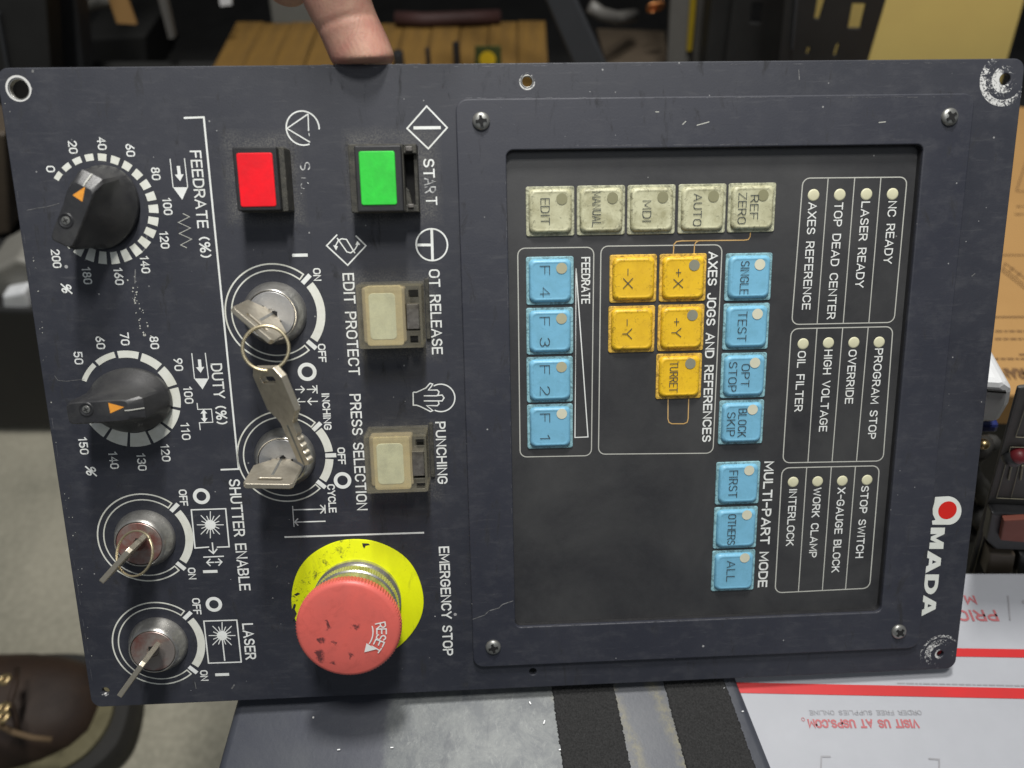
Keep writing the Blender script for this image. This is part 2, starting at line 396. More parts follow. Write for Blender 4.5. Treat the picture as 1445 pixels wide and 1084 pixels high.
def sheet(name, outers, z0, z1, material, parent, bev=.35):
    """a plate with real holes: a filled 2D curve, extruded and bevelled, turned into a mesh"""
    cu = bpy.data.curves.new('c', 'CURVE'); cu.dimensions = '2D'; cu.fill_mode = 'BOTH'
    cu.extrude = (z1-z0)/2000 - bev/1000; cu.bevel_depth = bev/1000; cu.bevel_resolution = 2; cu.offset = -bev/1000
    for poly in outers:
        sp = cu.splines.new('POLY'); sp.points.add(len(poly)-1); sp.use_cyclic_u = True
        for q, (x, y) in zip(sp.points, poly): q.co = (x/1000, y/1000, 0, 1)
    o = bpy.data.objects.new('c', cu); COL.objects.link(o)
    bpy.context.view_layer.update()
    me = bpy.data.meshes.new_from_object(o.evaluated_get(bpy.context.evaluated_depsgraph_get()))
    bpy.data.objects.remove(o)
    me.transform(Matrix.Translation((0, 0, (z0+z1)/2000)))
    for p in me.polygons: p.use_smooth = False
    me.materials.clear()
    return link(name, me, material, parent)
def circle(cx, cy, r, n=32): return [(cx+r*math.cos(2*math.pi*i/n), cy+r*math.sin(2*math.pi*i/n)) for i in range(n)]

# ---- ribbons for printed lines and lettering
class Ink:
    def __init__(s, z=.07): s.bm = bmesh.new(); s.z = z; s.k = 0
    def line(s, pts, w, closed=False, ext=0.0, w1=None):
        z = s.z + .006*(s.k % 5); s.k += 1
        P2 = [Vector(p[:2]) for p in pts]
        q = [P2[0]]
        for p in P2[1:]:
            if (p-q[-1]).length > 1e-4: q.append(p)
        if closed and (q[0]-q[-1]).length < 1e-4: q.pop()
        P2 = q; n = len(P2)
        if n < 2: return
        if ext and not closed:
            P2[0] = P2[0] + (P2[0]-P2[1]).normalized()*ext; P2[-1] = P2[-1] + (P2[-1]-P2[-2]).normalized()*ext
        L = []
        for i in range(n):
            a = P2[i]-P2[i-1] if (i or closed) else P2[1]-P2[0]
            b = P2[(i+1) % n]-P2[i] if (i < n-1 or closed) else a
            a = a.normalized(); b = b.normalized()
            na = Vector((-a.y, a.x)); nb = Vector((-b.y, b.x)); m = na+nb
            if m.length < .35: m = na; k = 1
            else: m.normalize(); k = min(1/max(m.dot(na), .35), 1.6)
            ww = w if w1 is None else w+(w1-w)*i/(n-1)
            L.append((P2[i]+m*k*ww/2, P2[i]-m*k*ww/2))
        vs = [(s.bm.verts.new((*l, z)), s.bm.verts.new((*r, z))) for l, r in L]
        for i in range(n if closed else n-1):
            a, b = vs[i], vs[(i+1) % n]
            try: s.bm.faces.new((a[0], a[1], b[1], b[0]))
            except ValueError: pass
    def poly(s, pts):
        z = s.z + .006*(s.k % 5); s.k += 1
        s.bm.faces.new([s.bm.verts.new((p[0], p[1], z)) for p in pts])
    def ringfill(s, c, r0, r1, a0, a1, n=24):
        z = s.z + .006*(s.k % 5); s.k += 1
        full = abs(a1-a0) >= 359.9
        vs = []
        for i in range(n if full else n+1):
            a = R(a0+(a1-a0)*i/n); ca, sa = math.cos(a), math.sin(a)
            vs.append((s.bm.verts.new((c[0]+r0*ca, c[1]+r0*sa, z)), s.bm.verts.new((c[0]+r1*ca, c[1]+r1*sa, z))))
        for i in range(n):
            a, b = vs[i], vs[(i+1) % len(vs)]
            s.bm.faces.new((a[0], a[1], b[1], b[0]))
    def done(s, name, material, parent):
        for f in s.bm.faces:
            f.normal_update()
            if f.normal.z < 0: f.normal_flip()
        bmesh.ops.scale(s.bm, vec=(.001,)*3, verts=s.bm.verts)
        me = bpy.data.meshes.new(name); s.bm.to_mesh(me); s.bm.free()
        return link(name, me, material, parent)

def arc(cx, cy, rx_, ry_, a0, a1, n=7):
    return [(cx+rx_*math.cos(R(a0+(a1-a0)*i/n)), cy+ry_*math.sin(R(a0+(a1-a0)*i/n))) for i in range(n+1)]
G = {
 'A': (.64, [[(0, 0), (.32, 1), (.64, 0)], [(.11, .32), (.53, .32)]]),
 'B': (.56, [[(0, .52), (.32, .52)]+arc(.32, .26, .24, .26, 90, -90)+[(0, 0), (0, 1), (.30, 1)]+arc(.30, .76, .22, .24, 90, -90)]),
 'C': (.58, [arc(.29, .70, .29, .30, 12, 180)+arc(.29, .30, .29, .30, 180, 348)]),
 'D': (.58, [[(0, 0), (0, 1), (.24, 1)]+arc(.24, .64, .34, .36, 90, 0)+arc(.24, .36, .34, .36, 0, -90)+[(0, 0)]]),
 'E': (.50, [[(.50, 1), (0, 1), (0, 0), (.50, 0)], [(.04, .52), (.45, .52)]]),
 'F': (.48, [[(.48, 1), (0, 1), (0, 0)], [(.04, .50), (.42, .50)]]),
 'G': (.60, [arc(.29, .70, .29, .30, 12, 180)+arc(.29, .30, .29, .30, 180, 360)+[(.58, .46), (.32, .46)]]),
 'H': (.56, [[(0, 0), (0, 1)], [(.56, 0), (.56, 1)], [(.04, .52), (.52, .52)]]),
 'I': (.06, [[(.03, 0), (.03, 1)]]),
 'J': (.46, [[(.46, 1), (.46, .27)]+arc(.23, .27, .23, .27, 0, -180)]),
 'K': (.58, [[(0, 0), (0, 1)], [(.54, 1), (.05, .42)], [(.22, .58), (.58, 0)]]),
 'L': (.48, [[(0, 1), (0, 0), (.48, 0)]]),
 'M': (.70, [[(0, 0), (0, 1), (.35, .22), (.70, 1), (.70, 0)]]),
 'N': (.58, [[(0, 0), (0, 1), (.58, 0), (.58, 1)]]),
 'O': (.60, [arc(.30, .69, .30, .31, 0, 180)+arc(.30, .31, .30, .31, 180, 360)+[(.60, .69)]]),
 'P': (.54, [[(0, 0), (0, 1), (.28, 1)]+arc(.28, .73, .26, .27, 90, -90)+[(0, .46)]]),
 'R': (.56, [[(0, 0), (0, 1), (.28, 1)]+arc(.28, .74, .26, .26, 90, -90)+[(0, .48)], [(.30, .46), (.56, 0)]]),
 'S': (.54, [arc(.27, .745, .25, .255, 22, 270)+arc(.27, .255, .27, .235, 90, -158)]),
 'T': (.56, [[(0, 1), (.56, 1)], [(.28, .95), (.28, 0)]]),
 'U': (.56, [[(0, 1), (0, .28)]+arc(.28, .28, .28, .28, 180, 360)+[(.56, 1)]]),
 'V': (.60, [[(0, 1), (.30, 0), (.60, 1)]]),
 'W': (.82, [[(0, 1), (.20, 0), (.41, .85), (.62, 0), (.82, 1)]]),
 'X': (.58, [[(0, 0), (.58, 1)], [(0, 1), (.26, .55)], [(.32, .45), (.58, 0)]]),
 'Y': (.60, [[(0, 1), (.30, .45), (.60, 1)], [(.30, .42), (.30, 0)]]),
 'Z': (.56, [[(0, 1), (.56, 1), (0, 0), (.56, 0)]]),
 '0': (.50, [arc(.25, .73, .25, .27, 0, 180)+arc(.25, .27, .25, .27, 180, 360)+[(.50, .73)]]),
 '1': (.34, [[(.04, .80), (.24, 1), (.24, 0)]]),
 '2': (.50, [arc(.25, .73, .25, .27, 165, -35)+[(0, 0), (.50, 0)]]),
 '3': (.50, [arc(.24, .75, .24, .25, 160, -90)+arc(.24, .25, .26, .26, 88, -160)]),
 '4': (.54, [[(.38, 0), (.38, 1), (0, .30), (.54, .30)]]),
 '5': (.50, [[(.46, 1), (.05, 1), (.03, .55)]+arc(.24, .31, .26, .31, 125, -155)]),
 '6': (.50, [[(.40, 1), (.05, .45)]+arc(.25, .27, .25, .27, 150, 510, 12)]),
 '7': (.50, [[(0, 1), (.50, 1), (.18, 0)]]),
 '8': (.50, [arc(.25, .76, .21, .24, -90, 270, 12), arc(.25, .26, .25, .26, 90, 450, 12)]),
 '9': (.50, [[(.10, 0), (.45, .55)]+arc(.25, .73, .25, .27, -30, 330, 12)]),
 '-': (.34, [[(0, .48), (.34, .48)]]),
 '+': (.46, [[(0, .5), (.46, .5)], [(.23, .74), (.23, .26)]]),
 '.': (.08, [[(.04, 0), (.04, .10)]]),
 '(': (.20, [arc(.42, .5, .40, .62, 130, 230, 8)]),
 ')': (.20, [arc(-.22, .5, .40, .62, 50, -50, 8)]),
 '%': (.74, [[(.10, 0), (.64, 1)], arc(.15, .76, .15, .23, 0, 360, 12), arc(.59, .24, .15, .23, 0, 360, 12)]),
 ' ': (.34, []),
}
GAP = .23
def write(ink, s, c, L, cap, wt, adir=-90.0, italic=0.0, gap=GAP, wear=None):
    """lettering centred on c (mm), L mm long, cap mm high, reading along adir"""
    tot = sum(G[ch][0] for ch in s) + gap*(len(s)-1)
    sx = (L-wt)/(tot*cap)
    d = Vector((math.cos(R(adir)), math.sin(R(adir)))); u = Vector((-d.y, d.x))
    o = Vector(c) - d*(L-wt)/2 - u*(cap-wt)/2
    x = 0.0
    for i, ch in enumerate(s):
        wd, st = G[ch]
        for pl in st:
            pts = [o + d*((x+p[0]+italic*p[1])*sx*cap) + u*(p[1]*(cap-wt)) for p in pl]
            ink.line(pts, wt, ext=wt*.5)
        x += wd+gap

def legend(s, cx, cy, Lpx, cappx, wtpx, material, parent, h=0.0, italic=0.0, name='lettering', gap=GAP, z=.07):
    """measured in the photograph: centre, length down the picture, cap height across it"""
    kx, ky = scale_at(cx, cy, h)
    ink = Ink(h+z)
    write(ink, s, P(cx, cy, h), Lpx*ky, cappx*kx, 1.0*wtpx*kx, italic=italic, gap=gap)
    return ink.done(name, material, parent)

def thing(name, label, cat, group=None, matrix=None):
    o = bpy.data.objects.new(name, None); COL.objects.link(o); o.empty_display_size = .02
    if matrix is not None: o.matrix_world = matrix
    return tag(o, label, cat, group)
def tag(o, label, cat, group=None):
    o['label'] = label; o['category'] = cat
    if group: o['group'] = group
    return o
# ==================================================================== THE CONTROL PANEL
panel = thing('control_panel', 'blue-black machine control panel with coloured keypad, knobs and red emergency button, held on its side', 'control panel', matrix=panel_mat)
HALF_W, HALF_H = S/2, S*ASP/2
outline = rounded([(-HALF_W, -HALF_H), (HALF_W, -HALF_H), (HALF_W, HALF_H), (-HALF_W, HALF_H)], 4.2)
win = [P(714.8, 210.5, 2), P(1305.5, 205.3, 2), P(1242, 864, 2), P(726.8, 886, 2)]
xs0 = (win[0][0]+win[3][0])/2; xs1 = (win[1][0]+win[2][0])/2; ys1 = (win[0][1]+win[1][1])/2; ys0 = (win[2][1]+win[3][1])/2
bz = [P(645, 137, 2), P(1373, 134, 2), P(1299, 914, 2), P(666, 943, 2)]
bx0 = (bz[0][0]+bz[3][0])/2; bx1 = (bz[1][0]+bz[2][0])/2; by1 = (bz[0][1]+bz[1][1])/2; by0 = (bz[2][1]+bz[3][1])/2
def rrect(x0, y0, x1, y1, r, n=6): return rounded([(x0, y0), (x1, y0), (x1, y1), (x0, y1)], r, n)
holes = []
for px, py, r in ((27, 126, 3.4), (1419, 112, 2.1), (1327, 923, 1.6), (149, 975, 1.5), (744, 115, 2.0), (752, 948, 1.6)):
    holes.append(circle(*P(px, py), r))
sheet('plate', [outline, rrect(xs0-1.2, ys0-1.2, xs1+1.2, ys1+1.2, 3.2)] + holes, -2.0, 0.0, M['plate'], panel)
sheet('bezel', [rrect(bx0, by0, bx1, by1, 4.5, 8), rrect(xs0, ys0, xs1, ys1, 2.6, 8)], .05, 2.0, M['bezel'], panel, bev=.5)
bm = bmesh.new()
lp_o = rrect(xs0-.9, ys0-.9, xs1+.9, ys1+.9, 3.3, 8); lp_i = rrect(xs0+.02, ys0+.02, xs1-.02, ys1-.02, 2.6, 8)
n = len(lp_o)
A_ = [[bm.verts.new((x, y, z)) for x, y in lp] for lp, z in ((lp_o, -3.2), (lp_o, .3), (lp_i, .3), (lp_i, -3.2))]
for a, b in ((0, 1), (1, 2), (2, 3), (3, 0)):
    for i in range(n): bm.faces.new((A_[a][i], A_[a][(i+1) % n], A_[b][(i+1) % n], A_[b][i]))
from_bm('window_frame', bm, M['black'], panel)
bm = bmesh.new(); prism_bm(bm, rrect(xs0+.05, ys0+.05, xs1-.05, ys1-.05, 2.5), -3.0, -1.7)
from_bm('keypad_sheet', bm, M['membrane'], panel)

# screws on the bezel
def screw(px, py, rot, r=3.3):
    x, y = P(px, py, 2.6)
    bm = bmesh.new()
    lathe_bm(bm, [(0, 3.55), (r*.30, 3.52), (r*.30, 3.50), (r*.62, 3.38), (r*.9, 3.0), (r, 2.45), (r, 1.9), (0, 1.9)], x, y, 28)
    o = from_bm('screw', bm, M['screw'], panel, sharp=40)
    bm = bmesh.new()
    for k in (0, 1): box_bm(bm, (x, y, 3.50+.012*k), (r*1.25, r*.32, .32), rot=R(rot+90*k))
    lathe_bm(bm, [(0, 3.70), (r*.34, 3.69), (r*.34, 3.3)], x, y, 12)
    from_bm('cross_slot', bm, M['hole'], o)
for px, py, rot in ((679, 171, 8), (1341, 165, 35), (696, 914, 12), (1269, 892, 50)): screw(px, py, rot)
# the worn corner holes carry a pressed rim
for px, py, r in ((27, 126, 3.4), (744, 115, 2.0)):
    bm = bmesh.new(); x, y = P(px, py)
    lathe_bm(bm, [(r+.28, .0), (r+.14, .06), (r-.05, .04), (r-.1, -.1), (r-.12, -1.9)], x, y, 32)
    from_bm('hole_rim', bm, M['screw'], panel, smooth=True)

# ---------------------------------------------------------------- keypad
def keypad_button(cx, cy, kind, dot, lines):
    """cx, cy: centre of the square in the photograph; lines: (text, dx, dy, length, cap) in photo pixels"""
    h = -1.7
    x, y = P(cx, cy, h+.3)
    mb, mc = {'cream': (M['k_cream_b'], M['k_cream']), 'blue': (M['k_blue_b'], M['k_blue']), 'yellow': (M['k_yel_b'], M['k_yel'])}[kind]
    if 'kb' not in DATA:
        bm = bmesh.new(); prism_bm(bm, rrect(-9.35, -9.35, 9.35, 9.35, .9, 4), 0, .55, .25)
        bmesh.ops.recalc_face_normals(bm, faces=bm.faces); bmesh.ops.scale(bm, vec=(.001,)*3, verts=bm.verts)
        me = bpy.data.meshes.new('key_base'); bm.to_mesh(me); bm.free(); DATA['kb'] = me
        bm = bmesh.new(); prev = None
        prof = [(8.35, .5), (8.25, 1.2), (7.95, 1.75), (7.5, 2.08), (7.1, 2.2), (6.9, 2.12), (6.4, 2.08), (4, 2.06), (0, 2.05)]
        n_ = 48
        for r_, z_ in prof:
            if r_ == 0: ring = [bm.verts.new((0, 0, z_))]
            else: ring = [bm.verts.new((px_, py_, z_)) for px_, py_ in rrect(-r_, -r_, r_, r_, 2.3*r_/8.6, 7)]
            if prev:
                m_ = len(prev)
                for i in range(m_):
                    j = (i+1) % m_
                    bm.faces.new((prev[i], prev[j], ring[0]) if len(ring) == 1 else (prev[i], prev[j], ring[j], ring[i]))
            prev = ring
        bmesh.ops.recalc_face_normals(bm, faces=bm.faces); bmesh.ops.scale(bm, vec=(.001,)*3, verts=bm.verts)
        me = bpy.data.meshes.new('key_cap'); bm.to_mesh(me); bm.free()
        for p in me.polygons: p.use_smooth = True
        DATA['kc'] = me
    def inst(key, name, m_, par):
        if (key, m_.name) not in DATA:
            me = DATA[key].copy(); me.materials.append(m_); DATA[(key, m_.name)] = me
        o = bpy.data.objects.new(name, DATA[(key, m_.name)]); COL.objects.link(o); o.parent = par; return o
    b = inst('kb', 'keypad_button', mb, panel); b.location = (x/1000, y/1000, h/1000)
    inst('kc', 'key_cap', mc, b)
    def mark(name, ink, m_):
        o = ink.done(name, m_, b); o.location = (-x/1000, -y/1000, -h/1000); return o
    if dot:
        ink = Ink(.56); q = P(cx+16.6, cy-17.6, .55); ink.ringfill(q, 0.001, 2.15, 0, 360, 20); mark('lamp_dot', ink, M[dot])
    for (s, dx, dy, L, cap) in lines:
        ink = Ink(.62); kx, ky = scale_at(cx, cy, .6)
        write(ink, s, P(cx+dx, cy+dy, .6), L*ky, cap*kx, 1.1*kx)
        mark('key_lettering', ink, M['key_text'])
DATA = {}
KEYS = [
 (776.3, 298.4, 'cream', 'd_olive', [('EDIT', -7, 0, 37, 13)]),
 (847.9, 297, 'cream', 'd_olive', [('MANUAL', -6, -2, 49, 12.5)]),
 (918.9, 296, 'cream', 'd_olive', [('MDI', -6, 2, 30, 12.5)]),
 (990.4, 294.7, 'cream', 'd_olive', [('AUTO', -6, 1.5, 46, 12)]),
 (1060.4, 293.2, 'cream', 'd_olive', [('REF', 4, -1, 34, 12), ('ZERO', -13, 1, 44, 12)]),
 (776, 396.2, 'blue', 'd_beige', [('F 4', -7, 1, 44, 14.5)]),
 (775.8, 467.2, 'blue', 'd_beige', [('F 3', -7, 1, 42, 14.5)]),
 (775.8, 535.6, 'blue', 'd_beige', [('F 2', -7, 1, 42, 14.5)]),
 (776.2, 601.7, 'blue', 'd_white', [('F 1', -7, 1, 38, 14.5)]),
 (893.3, 393.2, 'yellow', None, [('-X', -7, 0, 28, 14)]),
 (963.3, 391.9, 'yellow', 'd_grey', [('+X', -6, 1, 27, 14)]),
 (891.1, 464.6, 'yellow', None, [('-Y', -6, 0, 28, 14)]),
 (960.6, 462.5, 'yellow', 'd_grey', [('+Y', -6, 0, 27, 14)]),
 (957.7, 530.9, 'yellow', 'd_grey', [('TURRET', -7, 1, 43, 12)]),
 (1055.8, 390.9, 'blue', 'd_white', [('SINGLE', -5, 1, 47, 12.5)]),
 (1052.4, 460.8, 'blue', 'd_white', [('TEST', -5, 0, 42, 13)]),
 (1048.9, 529.7, 'blue', 'd_white', [('OPT', 3, 0, 32, 12), ('STOP', -15, 2, 42, 12)]),
 (1045.5, 595.7, 'blue', 'd_white', [('BLOCK', 2, 1, 40, 12), ('SKIP', -14, 3, 34, 12)]),
 (1040.7, 681.6, 'blue', 'd_white', [('FIRST', -6, 1.5, 38, 12.5)]),
 (1037.5, 744.4, 'blue', 'd_white', [('OTHERS', -5, 3, 43, 11.5)]),
 (1034.4, 805, 'blue', 'd_white', [('ALL', -3, 1, 29, 12)]),
]
for k in KEYS: keypad_button(*k)
H = -1.7
for s, cx, cy, L, cap in (('NC READY', 1256, 328.5, 88, 12), ('LASER READY', 1217, 346, 121, 12), ('TOP DEAD CENTER', 1178, 369.5, 164, 12),
        ('AXES REFERENCE', 1142, 362.4, 151, 12), ('PROGRAM STOP', 1235, 556.5, 127, 11.5), ('OVERRIDE', 1200.5, 532, 76, 11.5),
        ('HIGH VOLTAGE', 1165, 552, 115, 11.5), ('OIL FILTER', 1129, 538.5, 85, 11.5), ('STOP SWITCH', 1216.5, 737, 101, 11),
        ('X-GAUGE BLOCK', 1183, 748.6, 119, 11), ('WORK CLAMP', 1150, 738, 98, 11), ('INTERLOCK', 1116.7, 730.5, 80, 11)):
    legend(s, cx, cy, L, cap, 1.6, M['print'], panel, H)
legend('AXES JOGS AND REFERENCES', 1001.5, 493, 268, 13, 2.1, M['print'], panel, H)
legend('FEEDRATE', 826.5, 396, 66, 12.5, 1.8, M['print'], panel, H)
legend('MULTI-PART MODE', 1080.5, 741.5, 177, 13.5, 2.3, M['print'], panel, H)
for px, py in ((1259.5, 274), (1222.7, 274.3), (1185, 275), (1148, 275.5), (1240.6, 483), (1204.9, 483.5), (1169, 484), (1133.3, 485.4),
               (1223.5, 677.5), (1188.6, 678.7), (1153.7, 679.5), (1119.2, 680.3)):
    x, y = P(px, py, H)
    bm = bmesh.new(); lathe_bm(bm, [(0, H+.22), (1.7, H+.20), (2.25, H+.10), (2.3, H+.02)], x, y, 24)
    from_bm('indicator_light', bm, M['lamp'], panel, smooth=True)
def frame(pts, rpx, dividers, w=1.5, m_='fine_print', name='printed_frame'):
    q = [P(*p, H) for p in pts]; k = scale_at(*pts[0], H)[0]
    ink = Ink(H+.07); ink.line(rounded(q, rpx*k, 5), w*k, closed=True)
    for a, b in dividers: ink.line([P(*a, H), P(*b, H)], w*.9*k)
    return ink.done(name, M[m_], panel)
frame([(1133, 251.5), (1280, 250), (1261.5, 455), (1117, 458)], 10, [((1168.5, 252), (1153, 456.5)), ((1206, 251), (1189.8, 456)), ((1243, 250.5), (1225.9, 455.5))])
frame([(1116.5, 464), (1260, 461), (1246, 650.5), (1104.5, 653.2)], 10, [((1152.8, 463.5), (1140, 652)), ((1189, 463), (1174, 651.5)), ((1225, 462), (1208.5, 651))])
frame([(1103.5, 660.3), (1241, 657.3), (1227, 830), (1093.5, 836.6)], 10, [((1138.2, 660), (1126.6, 835)), ((1173, 659), (1160.3, 833)), ((1207, 658.5), (1193, 831.5))])
frame([(730.5, 350.5), (838, 349), (834.5, 643), (734, 645)], 10, [])
frame([(848, 347.5), (1019, 345.5), (1006, 639.5), (844.5, 641)], 10, [])
ink = Ink(H+.07); ink.line([P(*p, H) for p in ((812.8, 378.8), (811.3, 617.4), (829.7, 616.6))], .42, closed=True); ink.done('wedge_symbol', M['print'], panel)
ink = Ink(H+.07)
for pl in (((1059, 328), (1058.5, 334), (1056, 338), (1050, 339), (962, 340), (954.5, 341), (951, 345), (950, 359)), ((986, 340), (982, 342), (980, 346), (979.3, 359)),
           ((942.7, 562.8), (942.5, 591), (944, 596), (948, 598), (965, 598), (969.5, 596), (971, 591), (971.8, 562.8))):
    ink = Ink(H+.07); ink.line([P(*p, H) for p in pl], .42); ink.done('link_line', M['orange_print'], panel)

# ---------------------------------------------------------------- lettering on the plate
for s, cx, cy, L, cap, wt, it in (('FEEDRATE (%)', 283.5, 289.5, 151, 16, 2.2, 0), ('DUTY (%)', 309.5, 556.5, 86, 16, 2.2, 0),
        ('OT RELEASE', 615, 440.8, 120, 15.5, 2.2, 0), ('EDIT PROTECT', 495.8, 458.6, 144, 16, 2.2, 0), ('PRESS SELECTION', 506.2, 639.5, 164, 15.5, 2.2, 0),
        ('PUNCHING', 623, 639.5, 88, 14.5, 2.2, 0), ('EMERGENCY STOP', 629.5, 849.4, 154, 14.5, 2.3, 0), ('CYCLE', 468.3, 703.5, 40, 11, 1.9, 0),
        ('OFF', 482, 643.5, 24, 11, 1.9, 0), ('OFF', 454.5, 498.3, 26, 11, 1.9, 0), ('ON', 447.5, 387.5, 18, 11, 1.9, 0), ('INCHING', 461, 581, 52, 11, 1.9, 0),
        ('SHUTTER ENABLE', 338.3, 756, 157, 16, 2.3, 0), ('LASER', 351.8, 905.3, 51, 15.5, 2.3, 0), ('OFF', 258.8, 702.4, 23, 11.5, 1.9, 0),
        ('OFF', 277.6, 855.7, 23, 11.5, 1.9, 0), ('ON', 271, 809.4, 16.5, 11, 1.9, 0), ('ON', 288.2, 953.3, 15, 11, 1.9, 0)):
    legend(s, cx, cy, L, cap, wt, M['print'], panel)
for s, cx, cy in (('0', 71.5, 238.7), ('20', 103, 208), ('40', 143.8, 202.7), ('60', 184, 212.2), ('80', 220, 245.3), ('100', 236.5, 291.3), ('120', 232.2, 338.6),
        ('140', 204.9, 373.4), ('160', 167.7, 390), ('180', 123, 388.9), ('200', 79.5, 365.2),
        ('50', 110.8, 505.3), ('60', 141.8, 483.7), ('70', 176.3, 478.4), ('80', 218, 483.7), ('90', 251.9, 514.5), ('100', 266, 557.5), ('110', 262, 608.6),
        ('120', 233.7, 639), ('130', 200, 651.9), ('140', 160.6, 649.4), ('150', 118, 629)):
    L = {1: 9, 2: 18, 3: 26 if s[0] == '2' else 24.5}[len(s)]
    legend(s, cx, cy, L, 12.6, 1.9, M['print'], panel)
for cx, cy in ((93.7, 405.5), (128.3, 662.9)): legend('%', cx, cy, 14, 15, 2.1, M['print'], panel, italic=.25)
# START: the middle letters are rubbed thin
legend('ST', 605.2, 237.5, 27, 16, 2.3, M['print'], panel)
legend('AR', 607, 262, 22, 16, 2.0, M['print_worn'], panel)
legend('T', 609, 283.5, 12, 16, 2.0, M['print'], panel)
# STOP: only rubbed fragments are left
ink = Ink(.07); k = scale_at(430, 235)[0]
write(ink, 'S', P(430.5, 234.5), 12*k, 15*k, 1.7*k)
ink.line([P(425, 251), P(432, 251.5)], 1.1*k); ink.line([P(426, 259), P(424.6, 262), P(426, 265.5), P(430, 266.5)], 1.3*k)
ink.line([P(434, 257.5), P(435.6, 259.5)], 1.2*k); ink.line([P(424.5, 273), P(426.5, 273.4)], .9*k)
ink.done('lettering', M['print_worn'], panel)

def sym(name, strokes, polys=(), rings=(), m_='print'):
    ink = Ink(.07)
    for s in strokes:
        pts, w_ = s[0], s[1]; cl = len(s) > 2 and s[2]
        k = scale_at(*pts[0])[0]
        ink.line([P(*p) for p in pts], w_*k, closed=cl)
    for p in polys: ink.poly([P(*q) for q in p])
    for (c, r0, r1, a0, a1) in rings:
        k = scale_at(*c)[0]; ink.ringfill(P(*c), r0*k, r1*k, a0, a1, 40)
    return ink.done(name, M[m_], panel)
def arrow(a, b, w_, hl, hw=None):
    """thin arrow a->b with an open head"""
    hw = hw or hl
    a, b = Vector(a), Vector(b); d = (b-a).normalized(); n_ = Vector((-d.y, d.x))
    return [((tuple(a), tuple(b)), w_), ((tuple(b-d*hl+n_*hw), tuple(b), tuple(b-d*hl-n_*hw)), w_)]
sym('start_symbol', [(((602, 150), (631, 180.3), (604.4, 210), (574.5, 181.4)), 2.2, True), (((583.5, 180.6), (622, 180.3)), 4.2)])
sym('stop_symbol', [(((434.8, 161), (405, 181.4), (437.5, 200.8)), 1.9), (((434.8, 161), (435.5, 185)), 1.6), (((436, 188), (436.5, 192)), 1.0)], rings=[((427.3, 181), 22.2, 24.2, -5, 290)])
sym('override_travel_symbol', [(((609.2, 324), (610.4, 367)), 3.8), (((589, 345.8), (608.5, 345.8)), 3.8)], rings=[((609.4, 345.5), 21, 23.2, 0, 360)])
sym('edit_symbol', [(((475.8, 331.3), (461, 346.8), (490.7, 374.3), (516.4, 346.8), (502, 332.6)), 2.0),
                    (((475.8, 336), (489.5, 355.5), (495, 357), (501, 352), (505.5, 344)), 1.7),
                    (((501, 357.5), (489, 338), (482, 337), (477.5, 339.5), (473.5, 347)), 1.7)],
    polys=[((470, 346), (477, 347.6), (474.4, 353.5)), ((501.5, 346), (508.5, 345.5), (504.3, 340))])
sym('hand_symbol', [(((583, 553.6), (587.8, 553.6), (601, 547.5), (606.8, 541), (610.5, 542), (609, 545), (604.5, 550.5), (617, 550.4), (619.5, 553), (618.5, 556.5), (616.5, 558.6), (598, 558.6)), 1.7),
                    (((616.5, 558.3), (624, 557.5), (626.6, 561.5), (624, 565.8), (598, 565.8)), 1.7),
                    (((618.5, 566), (619.5, 570), (617, 572.6), (602, 572.4), (610.8, 579.4), (607.6, 580.8), (593.5, 573.8), (587.8, 571.8), (583.2, 571.8), (583, 553.6)), 1.7)],
    rings=[((622, 561.6), 19, 20.8, -118, 118)])
sym('separator_line', [(((401.5, 758), (598.5, 751.7)), 2.6)])
sym('cycle_symbol', [(((412.9, 714), (415, 743.5)), 1.4), (((458.4, 712.5), (459, 724.5)), 1.6)] + arrow((413.8, 719.5), (458, 718.4), 1.8, 6) + arrow((459.5, 735.5), (415.8, 736.8), 1.8, 5))
sym('inching_symbol', arrow((405, 549.8), (412, 549.8), 1.6, 4) + arrow((416.6, 549.8), (429.5, 549.6), 1.6, 5) + arrow((433, 549.6), (446, 549.4), 1.6, 5) +
    [(((446.9, 543.5), (447.6, 555.5)), 1.6)] + arrow((431, 566.8), (418, 567), 1.6, 5) + arrow((448.7, 566.4), (434.5, 566.6), 1.6, 5) + [(((412, 567), (414, 567)), 1.6)])
for c, ro, ri in (((483.4, 678), 12.4, 7.4), ((433.5, 524.8), 13.3, 8), ((284.3, 700.3), 12, 7), ((301.9, 852.8), 11.6, 6.7)):
    sym('off_symbol', [], rings=[(c, ri, ro, 0, 360)])
for a, b in (((412.3, 360.4), (434.3, 360)), ((286.6, 806.8), (307, 806.2)), ((303.8, 952.2), (323.4, 951.6))):
    sym('on_symbol', [((a, b), 4.4)])
def sun(c, r, rays, skip=()):
    out = []
    for i in range(16):
        if i in skip: continue
        a = 2*math.pi*i/16; l = rays[0] if i % 2 == 0 else rays[1]
        out.append((((c[0]+r*.8*math.cos(a), c[1]+r*.8*math.sin(a)), (c[0]+l*math.cos(a), c[1]+l*math.sin(a))), 1.3))
    return out
sym('shutter_symbol', [(((295.2, 771.9), (275.3, 773.4), (270, 719.5), (318.5, 717.9), (323.5, 771.6), (306, 772.2)), 1.9)] + sun((296.9, 740.6), 7.6, (19, 13.5)) +
    arrow((299.6, 765.5), (301.2, 781), 1.9, 6) + [(((287, 786.2), (316, 784.9)), 1.8)] + arrow((303, 793.5), (313.2, 793), 1.7, 5) + arrow((302, 793.5), (292, 793.8), 1.7, 5),
    rings=[((296.9, 740.6), .01, 7.6, 0, 360)])
